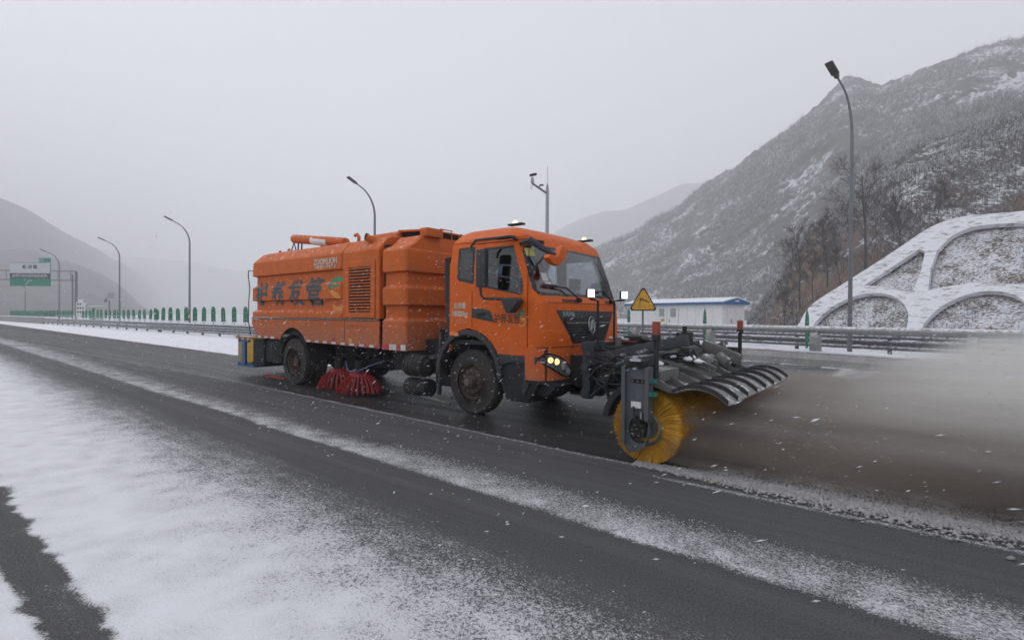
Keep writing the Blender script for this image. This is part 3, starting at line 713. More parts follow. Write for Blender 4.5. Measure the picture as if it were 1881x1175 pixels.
# overhead gantry on the far left
gp = Vector((-99.6, 20.7, 0)); gdir = (Vector((-104.98, 13.92, 0)) - Vector((-100.25, 17.64, 0))).normalized()
gan = thing('sign_gantry', gp, 'overhead steel gantry with a green and white direction board', 'sign')
def gpt(s, z, o=0.0): return Vector((-100.26, 17.64, 0)) + gdir * s + Vector((gdir.y, -gdir.x, 0)) * -o * 1 + Vector((0, 0, z))
g0 = -3.6
MB().cyl(gpt(g0, 0, 0), gpt(g0, 7.6, 0), .17, 12).build('column', M['pole'], gan, smooth=True)
MB().cyl(gpt(g0 + .55, 0, 0), gpt(g0 + .55, 7.3, 0), .10, 12).build('column', M['pole'], gan, smooth=True)
for z in (6.35, 7.7): MB().cyl(gpt(g0, z, 0), gpt(22, z + .25, 0), .075, 8).build('beam', M['pole'], gan, smooth=True)
for i in range(13): MB().cyl(gpt(g0 + .8 + 1.9*i, 6.4, 0), gpt(g0 + .8 + 1.9*i, 7.75, 0), .04, 6).build('strut', M['pole'], gan)
nb_ = Vector((-gdir.y, gdir.x, 0));
if nb_.dot(Vector((1, 0, 0))) < 0: nb_ = -nb_
def brd(s0, s1, z0, z1, o, name, mt):
    a = gpt((s0 + s1) / 2, (z0 + z1) / 2) + nb_ * o
    c0 = gpt(s0, 0) + nb_ * o; c1 = gpt(s1, 0) + nb_ * o; th_ = nb_ * .04
    vs = []
    for q in (Vector((0, 0, 0)), th_):
        for c_, z in ((c0, z0), (c1, z0), (c1, z1), (c0, z1)): vs.append(Vector((c_.x, c_.y, z)) + q)
    return MB().add(vs, [(0,1,2,3),(7,6,5,4),(0,4,5,1),(1,5,6,2),(2,6,7,3),(3,7,4,0)]).build(name, mt, gan)
brd(0, 6.0, 5.5, 8.95, .15, 'board', M['signg'])
brd(.06, 5.94, 7.38, 8.88, .20, 'white_panel', M['signw'])
brd(.06, 5.94, 6.62, 7.36, .20, 'dark_strip', M['signd'])
brd(0, 1.75, 9.0, 9.6, .15, 'exit_panel', M['signg'])
def gtext(nm, body, size, s, z, mt, bold=0.0, sx=1.0):
    hv_ = bold; bold = 0
    lettering(nm, body, size, lambda a, b: gpt(s - a, z + b) + nb_ * .255, mt, gan, bold, sx, heavy=hv_, offdir=nb_)
gtext('lettering', '蛇 河 路', .62, 3.0, 8.25, M['txtk'], .02)
gtext('lettering', '(杭州方向往深圳高速|收费)', .50, 3.0, 6.98, M['signw'], .008, .88)
gtext('lettering', '出口', .42, 1.35, 9.28, M['signw'], .008)
ar = MB(); pa = [gpt(3.6 - .08 * k, 5.75 + .58 * math.sin(min(1, k / 8) * 1.4)) + nb_ * .2 for k in range(12)]
for a, b in zip(pa[:-1], pa[1:]): ar.obox(a, b, .12, .12)
ar.build('arrow', M['signw'], gan)
# roadside board
vms = thing('roadside_board', (-73.2, 17.9, 0), 'small grey roadside detector box on a thin post behind the blades', 'equipment')
MB().cyl((-73.2, 17.9, 0), (-73.2, 17.9, 3.0), .07, 8).build('post', M['pole'], vms)
MB().box(-73.9, -72.5, 17.6, 18.2, 3.25, 3.95).build('cabinet', M['polelt'], vms, bevel=.05)
MB().box(-73.6, -72.9, 17.5, 17.62, 2.85, 3.2).build('bracket', M['pole'], vms)
ab = at_depth(148, 577, 72); ab.z = 0; abt = thing('arrow_board', ab, 'small white roadside board with black squares in front of the gantry column', 'sign')
fx_ = Vector((Rv.x, Rv.y, 0)).normalized(); fo_ = Vector((-Fv.x, -Fv.y, 0)).normalized()
def abq(s0, s1, z0, z1, o, th_, nm, mt): MB().obox(ab + fx_ * s0 + fo_ * o + Vector((0, 0, (z0 + z1) / 2)), ab + fx_ * s1 + fo_ * o + Vector((0, 0, (z0 + z1) / 2)), th_, z1 - z0).build(nm, mt, abt)
abq(-.6, .6, .9, 3.1, 0, .06, 'board', M['white']); abq(-.35, .35, 3.1, 3.5, 0, .06, 'board', M['white'])
for r_ in range(3):
    for c_ in range(3 if r_ < 2 else 2): abq(-.45 + .35*c_, -.25 + .35*c_, 1.6 + .55*r_, 1.85 + .55*r_, .05, .02, 'square', M['txtk'])
for s_0 in (-.45, .45): MB().cyl(ab + fx_ * s_0, ab + fx_ * s_0 + Vector((0, 0, 1.0)), .04, 6).build('leg', M['pole'], abt)
kb = at_depth(177, 577, 80); kb.z = 0; kbt = thing('equipment_cabinet', kb, 'pale upright roadside cabinet between the gantry column and the detector board', 'cabinet')
MB().obox(kb + Vector((0, 0, 1.3)) - fx_ * .75, kb + Vector((0, 0, 1.3)) + fx_ * .75, 1.0, 2.6).build('cabinet_body', mat('pale_cabinet', (.42, .44, .38), .6), kbt, bevel=.03)
MB().obox(kb + Vector((0, 0, 2.66)) - fx_ * .8, kb + Vector((0, 0, 2.66)) + fx_ * .8, 1.1, .12).build('snow_cap', M['snowm'], kbt)
MB().obox(kb + Vector((0, 0, 1.3)) - fx_ * .25 + fo_ * .52, kb + Vector((0, 0, 1.3)) + fx_ * .15 + fo_ * .52, .03, 2.1).build('door', M['mgrey'], kbt)
# crosswind warning triangle
tl = Vector((-8.93, 19.9, 0)); wsg = thing('warning_sign', tl, 'yellow triangular crosswind warning sign on a thin post in front of the white cabin', 'sign')
MB().cyl(tl, tl + Vector((0, 0, 2.7)), .038, 10).build('post', M['pole'], wsg, smooth=True)
sR = Vector((.80, .60, 0)).normalized(); sO = Vector((sR.y, -sR.x, 0))
def tri(r, o, zc=2.12):
    pts = []
    for k in range(3):
        a = PI / 2 + k * 2 * PI / 3
        for da in (.10, 0, -.10): pts.append((r * math.cos(a - da) * (1 if da else 1.0), r * math.sin(a - da) * (1 if da else 1.0)))
    return pts
def t3(off): return lambda u, v, d: tl + sR * u + sO * (off + d) + Vector((0, 0, 2.13 + v))
MB().prism(tri(.585, 0), t3(.04), .025).build('border', M['txtk'], wsg)
MB().prism(tri(.50, 0), t3(.068), .004).build('panel', M['signy'], wsg)
MB().prism([(-.15, -.19), (-.125, -.19), (-.125, .20), (-.15, .20)], t3(.075), .004).build('pictogram', M['txtk'], wsg)
for k in range(4):
    x0 = -.09 + .085 * k; MB().prism([(x0, .20 - .045*k), (x0 + .06, .17 - .045*k), (x0 + .06, .085 - .03*k), (x0, .09 - .03*k)], t3(.075), .004).build('pictogram', M['txtk'], wsg)
MB().prism([(-.16, .14), (-.10, .155), (-.10, .05), (-.12, .05)], t3(.075), .004).build('pictogram', M['txtk'], wsg)

# ------------------------------------------------------------------ camera pole with weather sensors
cp = Vector((-15.35, 22.3, 0)); cc = thing('camera_mast', cp, 'tall grey camera mast with a side arm and a whip antenna above the cab roof', 'camera mast')
MB().tube([cp, cp + Vector((0, 0, 8.2))], [.12, .085], 14).build('pole', M['polelt'], cc, smooth=True)
aR = Rv.copy(); aR.z = 0; aR.normalize(); aF = Vector((Fv.x, Fv.y, 0)).normalized()
tip = cp - aR * .80 - aF * .45 + Vector((0, 0, 8.34))
MB().cyl(cp + Vector((0, 0, 7.92)), tip, .055, 10).build('arm', M['pole'], cc, smooth=True)
MB().cyl(cp + Vector((0, 0, 8.2)), cp + Vector((0, 0, 8.45)), .06, 10, .03).build('antenna_base', M['pole'], cc, smooth=True)
MB().cyl(cp + Vector((0, 0, 8.45)), cp + Vector((0, 0, 9.35)), .012, 6).build('antenna', M['polelt'], cc)
MB().lathe([(0, .05), (.05, .09), (.22, .085), (.32, .05), (.34, 0.001)], tip + Vector((0, 0, .0)), (0, 0, 1), 14).build('camera_dome', M['polelt'], cc, smooth=True)
MB().obox(tip + Vector((0, 0, .40)) - aR * .14, tip + Vector((0, 0, .47)) + aR * .18, .12, .11).build('camera', M['black'], cc, bevel=.01)
MB().cyl(tip + aR * .18 + Vector((0, 0, .47)), tip + aR * .22 + Vector((0, 0, .48)), .055, 10).build('lens', M['seal'], cc)
md = cp - aR * .42 - aF * .2 + Vector((0, 0, 8.12))
MB().cyl(md, md + Vector((0, 0, .15)), .03, 8).build('bracket', M['pole'], cc)
MB().obox(md + Vector((0, 0, .17)), md + aR * .17 + Vector((0, 0, .21)), .08, .08).build('camera', M['mgrey'], cc)
MB().cyl(md + aR * .17 + Vector((0, 0, .21)), md + aR * .20 + Vector((0, 0, .22)), .045, 8).build('lens', M['seal'], cc)
MB().tube([tip - Vector((0, 0, 0)), tip - aR * .07 - Vector((0, 0, .1)), tip - aR * .08 - Vector((0, 0, .3)), tip - aR * .03 - Vector((0, 0, .33)), tip + aR*.02 - Vector((0, 0, .05))], .008, 5).build('cable', M['black'], cc)

# ------------------------------------------------------------------ white prefab cabin
c1 = Vector((-14.45, 49.7, 0)); c2 = Vector((-25.6, 53.3, 0)); cd = (c2 - c1).normalized(); cw = Vector((-cd.y, cd.x, 0))
if cw.y < 0: cw = -cw
CL = (c2 - c1).length; CW = 3.5; CH = 2.75
cab_ = thing('site_cabin', c1, 'long white prefabricated cabin with a snow covered blue edged roof behind the barrier', 'cabin')
def cpt(s, o, z): return c1 + cd * s + cw * o + Vector((0, 0, z))
def cbox(s0, s1, o0, o1, z0, z1, name, mt, bevel=0):
    vs = [cpt(s, o, z) for z in (z0, z1) for s, o in ((s0, o0), (s1, o0), (s1, o1), (s0, o1))]
    return MB().add(vs, [(0,3,2,1),(4,5,6,7),(0,1,5,4),(1,2,6,5),(2,3,7,6),(3,0,4,7)]).build(name, mt, cab_, bevel=bevel)
cbox(0, CL, 0, CW, 0, CH, 'wall_body', M['wall'])
npan = 12
for i in range(npan):
    s0 = CL * i / npan
    if 5 <= i <= 7: continue
    cbox(s0 + .012, s0 + CL / npan - .012, -.03, 0, .05, CH - .02, 'wall_panel', M['wall'])
for k, s0 in enumerate((CL * 5 / npan + .05, CL * 6.5 / npan + .03)):
    cbox(s0, s0 + 1.30, -.035, 0, .05, CH - .12, 'door_frame', M['wall'])
    cbox(s0 + .06, s0 + 1.24, -.055, -.035, .1, CH - .2, 'door', M['wall'])
    for j in range(9): cbox(s0 + .30, s0 + 1.0, -.075, -.056, 1.55 + .10*j, 1.60 + .10*j, 'louvre_slat', M['mgrey'])
    if k == 1: cbox(s0 + .28, s0 + .75, -.07, -.056, 1.05, 1.35, 'warning_plate', M['yellow'])
    else: cbox(s0 + 1.08, s0 + 1.16, -.075, -.056, .95, 1.3, 'door_handle', M['mgrey'])
for k in range(2):
    o0 = .7 + 1.35 * k
    vs = [cpt(-s, o, z) for z in (.05, CH - .25) for s, o in ((.035, o0), (0, o0), (0, o0 + 1.32), (.035, o0 + 1.32))]
    MB().add(vs, [(0,3,2,1),(4,5,6,7),(0,1,5,4),(1,2,6,5),(2,3,7,6),(3,0,4,7)]).build('end_door', M['wall'], cab_)
    vs = [cpt(-s, o, z) for z in (1.0, 1.35) for s, o in ((.06, o0 + .55), (.036, o0 + .55), (.036, o0 + .75), (.06, o0 + .75))]
    MB().add(vs, [(0,3,2,1),(4,5,6,7),(0,1,5,4),(1,2,6,5),(2,3,7,6),(3,0,4,7)]).build('end_plate', M['orangel'], cab_)
# low gabled roof: blue fascia with snow on top
ov = .35; ridge_z = CH + .62
def roofprism(inset, zlo, zhi, extra, name, mt, s0, s1):
    pr = [(-ov + inset, zlo), (CW + ov - inset, zlo), (CW + ov - inset, zlo + extra), (CW / 2, zhi), (-ov + inset, zlo + extra)]
    MB().prism(pr, lambda u, v, d: cpt(s0 + d, u, v), s1 - s0).build(name, mt, cab_)
roofprism(0, CH, ridge_z, .22, 'roof', M['roofb'], -ov, CL + ov)
for sgn in (0, 1):
    a = [(-ov - .03, CH + .215), (CW / 2 + .02, ridge_z - .005), (CW / 2, ridge_z + .09), (-ov, CH + .30)] if sgn == 0 else [(CW / 2, ridge_z), (CW + ov + .03, CH + .215), (CW + ov, CH + .30), (CW / 2, ridge_z + .09)]
    MB().prism(a, lambda u, v, d: cpt(-ov - .02 + d, u, v), CL + 2*ov).build('roof_snow', M['snowm'], cab_)
cv_ = cpt(-ov - .015, CW / 2, CH + .32)
MB().obox(cv_ - cw * .3, cv_ + cw * .3, .03, .13).build('gable_vent', M['wall'], cab_)

# ================================================================== the sweeper truck
YN, YC, YF = 5.92, 7.14, 8.36                         # near side, centre line, far side
truck = thing('snow_sweeper_truck', (-8.4, YC, 0), 'large orange road sweeping truck with a ribbed tank and lit amber roof lamps', 'truck')
def loft(mb, rings, cap=True):
    """rings: (z, x0, x1, y0, y1, chamfer)"""
    n = 0; base = len(mb.v); vs = []
    for z, x0, x1, y0, y1, c in rings:
        vs += [(x0 + c, y0, z), (x1 - c, y0, z), (x1, y0 + c, z), (x1, y1 - c, z), (x1 - c, y1, z), (x0 + c, y1, z), (x0, y1 - c, z), (x0, y0 + c, z)]
    fs = []
    for i in range(len(rings) - 1):
        for k in range(8):
            k2 = (k + 1) % 8; fs.append((i*8+k, i*8+k2, (i+1)*8+k2, (i+1)*8+k))
    if cap: fs.append(tuple(range(7, -1, -1))); fs.append(tuple((len(rings)-1)*8 + k for k in range(8)))
    mb.add(vs, fs); return mb
RD = .08
def tank_side(z):     # depth of the recess at height z (rear part of the tank)
    for a, b, da, db in ((1.50, 1.60, .0, .0), (1.60, 1.66, 0, RD), (1.66, 1.86, RD, RD), (1.86, 1.875, RD, 0), (1.875, 2.17, 0, 0), (2.17, 2.23, 0, RD), (2.23, 2.44, RD, RD), (2.44, 2.455, RD, 0)):
        if a <= z <= b: return da + (db - da) * (z - a) / (b - a)
    return 0.0
rings = []
for z, d in ((1.48, 0), (1.60, 0), (1.66, RD), (1.86, RD), (1.875, 0), (2.17, 0), (2.23, RD), (2.44, RD), (2.46, 0), (2.76, 0), (2.80, .02)):
    rings.append((z, -12.74 + d * .8 + (.0 if z < 2.5 else .03), -8.96, YN + d, 2*YC - YN - d, .05))
rings += [(2.97, -12.60, -8.96, YN + .17, 2*YC - YN - .17, .05), (3.02, -12.52, -8.96, YN + .28, 2*YC - YN - .28, .05), (3.05, -12.42, -8.96, YN + .6, 2*YC - YN - .6, .05)]
loft(MB(), rings).build('tank', M['tank'], truck, bevel=.006, seg=1, flat=True)
rings = [(1.48, -8.955, -7.80, YN, YF, .02), (2.76, -8.955, -7.80, YN, YF, .02), (2.80, -8.955, -7.80, YN + .02, YF - .02, .02), (2.97, -8.955, -7.80, YN + .17, YF - .17, .02), (3.02, -8.955, -7.80, YN + .28, YF - .28, .02), (3.05, -8.955, -7.80, YN + .6, YF - .6, .02)]
loft(MB(), rings).build('engine_bay', M['tank'], truck, bevel=.006, seg=1, flat=True)
MB().box(-12.60, -7.82, YN + .10, YF - .10, 1.10, 1.47).build('tank_floor', M['chassis'], truck)
# hopper in front of it, its ribs wrapping round the corner
rings = []
HD = .075
for z, d in ((.92, 0), (1.44, 0), (1.50, HD), (1.72, HD), (1.735, 0), (2.03, 0), (2.09, HD), (2.31, HD), (2.33, 0), (2.70, 0), (2.74, .02)):
    rings.append((z, -7.72, -7.04 - d, YN + d, 2*YC - YN - d, .03))
rings += [(2.84, -7.72, -7.06, YN + .22, 2*YC - YN - .22, .03), (3.0, -7.72, -7.08, YN + .40, 2*YC - YN - .40, .03)]
loft(MB(), rings).build('hopper', M['tank'], truck, bevel=.006, seg=1, flat=True)
# front part of the hopper reaches down only to its floor; the dark gap strip between tank and hopper
MB().box(-7.80, -7.71, YN + .12, YF - .12, 1.0, 2.85).build('gap_panel', M['black'], truck)
MB().box(-7.03, -6.55, YN + .45, YF - .2, .55, 1.12).build('hopper_outlet', M['chassis'], truck, bevel=.03)
# skirt panels with the rear wheel arch cut out
RW = (-10.86, .51); FW = (-5.54, .51)
def skirt(name, pts, y0=YN + .005, t=.035):
    MB().prism(pts, lambda u, v, d: (u, y0 + d, v), t).build(name, M['tank'], truck, bevel=.006, seg=1)
archp = [(RW[0] + .66 * math.cos(a), max(.94, .60 + .66 * math.sin(a))) for a in [PI - PI * .18 - k * (PI * .64) / 20 for k in range(21)]]
a_l = archp[0][0]; a_r = archp[-1][0]
rear = [(-12.74, 1.44), (-12.74, 1.32), (-12.46, 1.02), (a_l - .02, .99)] + archp + [(a_r + .02, .965), (-8.90, .95), (-8.90, 1.44)]
for ys_ in (YN + .005, YF - .04):
    skirt('skirt_panel', rear, ys_); skirt('skirt_panel', [(-8.885, 1.44), (-8.885, .95), (-7.80, .93), (-7.80, 1.44)], ys_)
for x0, x1 in ((-12.60, -11.62), (-10.05, -8.98)):
    MB().box(x0, x1, YN - .004, YN + .006, 1.36, 1.385).build('skirt_rib', M['tank'], truck)
MB().box(-8.80, -7.88, YN - .004, YN + .006, 1.34, 1.37).build('skirt_rib', M['tank'], truck)
MB().box(-12.74, -7.80, YN - .006, YN + .03, 1.445, 1.475).build('drip_rail', mat('drip_rail_dull_green', (.10, .12, .09), .5), truck)
MB().box(-8.73, -8.60, YN - .006, YN + .004, 1.02, 1.09).build('side_marker', M['yellow'], truck)
MB().box(-9.30, -9.22, YN - .006, YN + .004, 1.02, 1.09).build('side_marker', M['taper'], truck)
# reflective tape
def tape(x, ln, z, h, red): MB().box(x, x + ln, YN - .006, YN + .002, z, z + h).build('reflective_tape', M['taper' if red else 'tapew'], truck)
k = 0; x = -12.42
while x < -7.85:
    if not (a_l - .16 < x < a_r + .02): tape(x, .148, 1.0 - .012 * (x + 12.4), .045, k % 2)
    x += .155; k += 1
for j, (x, ln) in enumerate(((-7.70, .20), (-7.49, .19), (-7.29, .11), (-7.175, .125))): tape(x, ln, .93, .10, j % 2 == 0)
# louvred engine door
MB().prism([(-8.84, 1.50), (-7.90, 1.50), (-7.90, 2.57), (-8.84, 2.57)], lambda u, v, d: (u, YN - .022 + d, v), .025, [[(-8.72, 1.60), (-8.03, 1.60), (-8.03, 2.46), (-8.72, 2.46)]]).build('louvre_frame', M['tank'], truck, bevel=.006, seg=1)
MB().box(-8.73, -8.02, YN - .003, YN + .01, 1.59, 2.47).build('louvre_opening', M['dark'], truck)
for i in range(15):
    z = 1.625 + i * .057
    MB().prism([(0, 0), (.0, .010), (.035, .036), (.035, .026)], lambda u, v, d: (-8.72 + d, YN - .025 + u, z + v), .69).build('louvre_slat', M['tank'], truck)
# lettering on the tank, following the ribs
def on_tank(X0, Z0, off=-.0035): return lambda a, b: (X0 + a, YN + tank_side(Z0 + b) + off, Z0 + b)
cuts = [1.60, 1.66, 1.86, 1.875, 2.17, 2.23, 2.44, 2.455]
for ch, X0, s in (('护', -12.24, .58), ('养', -11.50, .58), ('发', -10.76, .60), ('管', -9.99, .64)):
    lettering('lettering', ch, s, on_tank(X0, 1.985), M['txt'], truck, 0, .98, cuts, z0=1.985, heavy=.024)
def ribbon(name, pts, w, mt, X0, Z0, to):
    mb = MB(); P_ = arc(pts, 5); vs = []
    for i, (a, b) in enumerate(P_):
        q = P_[min(i+1, len(P_)-1)]; r = P_[max(i-1, 0)]; dx, dz = q[0]-r[0], q[1]-r[1]; l = math.hypot(dx, dz) or 1
        ww = w * (.35 + .65 * math.sin(PI * min(1, max(0, (i + .7) / (len(P_) + .4)))))
        vs += [(a - dz/l*ww, b + dx/l*ww), (a + dz/l*ww, b - dx/l*ww)]
    bm = bmesh.new(); bv = [bm.verts.new((a, b, 0)) for a, b in vs]
    for i in range(len(P_) - 1): bm.faces.new((bv[2*i], bv[2*i+1], bv[2*i+3], bv[2*i+2]))
    if to == 'tank':
        for c in cuts: bmesh.ops.bisect_plane(bm, geom=bm.verts[:] + bm.edges[:] + bm.faces[:], plane_co=(0, c - Z0, 0), plane_no=(0, 1, 0))
    bm.verts.index_update(); f3 = on_tank(X0, Z0) if to == 'tank' else (lambda a, b: (X0 + a, to, Z0 + b))
    mb.add([f3(v.co.x, v.co.y) for v in bm.verts], [tuple(v.index for v in f.verts) for f in bm.faces]); bm.free()
    mb.build(name, mt, truck, fixn=False)
def swirl(X0, Z0, s, to):
    ribbon('logo_stroke', [(.20*s, .20*s), (.05*s, .26*s), (-.14*s, .20*s), (-.19*s, .08*s)], .055*s, M['lgreen'], X0, Z0, to)
    ribbon('logo_stroke', [(.20*s, .10*s), (.02*s, .13*s), (-.16*s, .03*s)], .030*s, M['lgreen'], X0, Z0 - .001, to)
    ribbon('logo_stroke', [(-.18*s, .04*s), (-.02*s, -.04*s), (.17*s, -.14*s), (.24*s, -.26*s)], .055*s, M['lyel'], X0, Z0, to)
    ribbon('logo_stroke', [(.25*s, -.22*s), (.12*s, -.33*s), (-.06*s, -.34*s), (-.17*s, -.25*s)], .045*s, M['lyel'], X0, Z0, to)
swirl(-9.24, 2.02, 1.0, 'tank')
lettering('lettering', 'ZOOMLION', .172, lambda a, b: (-9.56 + a, YN - .0035, 2.635 + b), M['txtw'], truck, 0, .92, heavy=.0055)
lettering('lettering', '中联重科 环境产业', .085, lambda a, b: (-9.56 + a, YN - .0035, 2.525 + b), M['txtw'], truck, 0, 1.12, heavy=.0015)
# things on the roof
MB().tube([(-12.05, 6.62, 3.40), (-9.88, 6.62, 3.13)], .105, 20).build('roof_tube', M['tank'], truck, bevel=.02, smooth=True)
d_ = Vector((2.17, 0, -.28)); q0 = Vector((-12.05, 6.62, 3.42))
MB().cyl(q0 - Vector((0, 0, .02)) + d_ * .40, q0 - Vector((0, 0, .02)) + d_ * .70, .107, 20).build('white_band', M['white'], truck, smooth=True)
for dx in (0, .16): MB().cyl((-11.88 + dx, 6.62, 3.02), (-11.84 + dx, 6.62, 3.36), .018, 8).build('tube_stand', M['chassis'], truck)
MB().tube([(-12.1, 6.55, 3.02), (-11.98, 6.58, 3.30), (-11.92, 6.62, 3.02)], .016, 6).build('tube_stand', M['chassis'], truck)
for X0 in (-12.05, -9.62):
    MB().prism([(-.13, 0), (.13, 0), (.03, .16), (-.03, .16)], lambda u, v, d: (X0 - .6 * (X0 < -12) * 0 + u, 6.48 + d, 2.99 + v), .02, [[(-.03, .04), (.03, .04), (0, .12)]]).build('lifting_lug', M['tank'], truck)
MB().prism([(-.11, 0), (.11, 0), (.03, .13), (-.03, .13)], lambda u, v, d: (-12.4 + u, 6.44 + d, 2.99 + v), .02, [[(-.03, .03), (.03, .03), (0, .10)]]).build('lifting_lug', M['red'], truck)
MB().lathe([(0, .06), (.06, .06), (.09, .03), (.10, .001)], (-12.72 + .1, 6.7, 3.0), (0, 0, 1), 12).build('roof_beacon', M['black'], truck, smooth=True)
MB().tube([(-11.25, 6.8, 3.04), (-11.1, 6.8, 3.14), (-10.9, 6.8, 3.13), (-10.6, 6.8, 3.15), (-10.5, 6.8, 3.04)], .05, 8).build('hose_bundle', M['mgrey'], truck, smooth=True)
MB().tube([(-9.25, 6.5, 3.0), (-9.24, 6.5, 3.18), (-9.30, 6.5, 3.24), (-9.38, 6.5, 3.22)], .035, 10).build('vent_pipe', M['tank'], truck, smooth=True)
# air intake cowl and round intake pipe
loft(MB(), [(2.96, -8.95, -7.95, 6.35, 7.9, .05), (3.16, -8.92, -7.95, 6.45, 7.85, .10), (3.20, -8.8, -7.95, 6.6, 7.7, .1)]).build('intake_cowl', M['tank'], truck, bevel=.03)
MB().prism([(-7.95, 3.0), (-7.15, 3.0), (-7.15, 3.12), (-7.95, 3.17)], lambda u, v, d: (u, 6.6 + d, v), 1.1).build('intake_duct', M['dark'], truck)
MB().prism([(-7.97, 3.16), (-7.12, 3.11), (-7.12, 3.14), (-7.97, 3.20)], lambda u, v, d: (u, 6.5 + d, v), 1.3).build('duct_lid', M['tank'], truck)
MB().tube([(-8.28, 6.0, 3.03), (-8.05, 6.25, 2.88), (-7.9, 6.4, 2.86)], .075, 14).build('intake_pipe', M['tank'], truck, smooth=True)
MB().lathe([(-.012, .06), (0, .076)], (-8.29, 5.99, 3.035), (-.62, -.68, .38), 14).build('pipe_mouth', M['dark'], truck)
MB().cyl((-8.30, 5.98, 3.04), (-8.285, 5.995, 3.035), .066, 14).build('pipe_mouth', M['dark'], truck)
MB().box(-7.18, -6.98, 6.35, 6.75, 2.98, 3.14).build('hinge_box', M['tank'], truck, bevel=.02)
MB().tube([(-7.06, 6.75, 3.0), (-7.06, 6.75, 3.16), (-7.06, 7.05, 3.16), (-7.06, 7.05, 3.0)], .012, 6).build('grab_handle', M['tank'], truck)
MB().tube([(-7.06, 7.30 + .055 * math.cos(a), 3.07 + .055 * math.sin(a)) for a in [k * PI / 8 for k in range(17)]], .012, 6).build('lifting_ring', M['tank'], truck)
MB().tube([(-7.06, 7.55, 3.10), (-7.06, 7.66, 3.11), (-7.06, 7.70, 3.0)], .02, 6).build('latch', M['tank'], truck)
# cables at the tail
MB().tube([(-12.8, YN + .05, 2.60), (-12.95, YN + .02, 2.62), (-12.96, YN + .02, 2.48), (-12.88, YN + .02, 2.2), (-12.93, YN + .02, 1.9), (-12.95, YN + .02, 1.4), (-12.90, YN + .05, 1.05)], .012, 5).build('tail_cable', M['black'], truck)

# ---- chassis
for y in (6.75, 7.45): MB().box(-12.9, -4.35, y, y + .09, .72, .98).build('frame_rail', M['chassis'], truck)
for x in (-12.4, -11.6, -9.9, -8.6, -7.0, -6.3): MB().box(x, x + .14, 6.4, 7.9, .74, .94).build('cross_member', M['chassis'], truck)
for c in (RW, FW): MB().cyl((c[0], 6.15, c[1]), (c[0], 8.12, c[1]), .09 if c is FW else .12, 12).build('axle', M['chassis'], truck)
MB().lathe([(-.28, .10), (-.12, .24), (.12, .24), (.28, .10)], (RW[0], YC, .50), (0, 1, 0), 16).build('differential', M['chassis'], truck, smooth=True)
MB().box(-12.3, -11.55, 6.05, 8.2, .42, .95).build('water_tank', M['chassis'], truck, bevel=.03)
MB().box(-12.9, -12.3, 6.0, 8.2, .30, .98).build('rear_box', M['chassis'], truck, bevel=.03)
MB().box(-10.1, -9.35, 6.5, 8.1, .30, 1.05).build('suction_box', M['chassis'], truck, bevel=.04)
MB().box(-9.3, -7.1, 6.7, 7.9, .45, 1.1).build('suction_duct', M['chassis'], truck, bevel=.06)
MB().box(-7.6, -6.9, 6.12, 6.6, .55, .90).build('battery_box', M['chassis'], truck, bevel=.02)
m_dirty = mat('dusty_black_steel', (.018, .018, .02), .75, dirt=.6, dirtcol=(.05, .047, .044))
MB().cyl((-7.08, 6.05, .68), (-6.62, 6.05, .68), .19, 20).build('air_filter', m_dirty, truck, bevel=.02)
for k in range(4): MB().cyl((-7.04 + .1*k, 6.05, .68), (-7.02 + .1*k, 6.05, .68), .20, 20).build('filter_rib', m_dirty, truck)
MB().cyl((-6.64, 6.05, .68), (-6.57, 6.05, .68), .11, 16).build('filter_cap', m_dirty, truck, bevel=.01)
MB().tube([(-6.60, 6.1, .80), (-6.4, 6.15, .84), (-6.15, 6.2, .84)], .07, 12).build('air_hose', M['black'], truck, smooth=True)
MB().cyl((-7.15, 6.10, .30), (-6.6, 6.10, .30), .16, 20).build('air_tank', m_dirty, truck, bevel=.03)
MB().box(-6.55, -6.15, 6.15, 6.9, .35, .98).build('gear_housing', M['chassis'], truck, bevel=.05)
MB().box(-6.40, -6.02, 6.02, 6.06, .18, .22).build('step_bar', M['mgrey'], truck)
MB().tube([(-6.75, 6.02, .16), (-6.05, 6.02, .10)], .03, 8).build('step_bar', M['mgrey'], truck)
for k in range(6):
    rd = random.Random(k); x0 = -9.4 + .35 * k
    MB().tube([(x0, 6.2, .95), (x0 + .1, 6.1 + .05*rd.random(), .70 + .1*rd.random()), (x0 + .35, 6.15, .62 + .15 * rd.random()), (x0 + .5, 6.25, .92)], .018, 6).build('hydraulic_hose', M['chassis'], truck, smooth=True)
mbl = mat('blue_hose', (.05, .08, .22), .5)
MB().tube([(-8.95, 6.0, .62), (-8.8, 5.95, .46), (-8.55, 5.95, .45), (-8.2, 6.0, .58), (-7.8, 6.05, .70)], .012, 6).build('blue_hose', mbl, truck, smooth=True)
# tail: crash cushion with blue frame and yellow drums
tail_x = -13.75
for x in (-13.75, -13.32, -12.98):
    MB().box(x, x + .05, 6.05, 6.10, .26, .98).build('tail_frame', M['blue'], truck)
MB().box(-13.75, -12.85, 6.03, 8.22, .24, .32).build('tail_frame', M['blue'], truck); MB().box(-13.70, -12.85, 6.3, 8.1, .32, .90).build('cushion_core', M['black'], truck); MB().box(-13.75, -12.85, 6.0, 8.2, .92, .97).build('tail_top', M['chassis'], truck)
MB().box(-13.38, -13.24, 5.98, 6.02, .30, .90).build('tail_web', M['blue'], truck)
MB().box(-13.52, -13.08, 5.995, 6.045, .86, .915).build('tail_web', M['blue'], truck)
for x in (-13.56, -13.10): MB().cyl((x + .03, 6.13, .34), (x + .03, 6.13, .86), .15, 16).build('yellow_drum', M['yellow'], truck, bevel=.03)
MB().box(-12.93, -12.80, 5.98, 6.02, .40, .94).build('tail_plate', M['yellow'], truck)
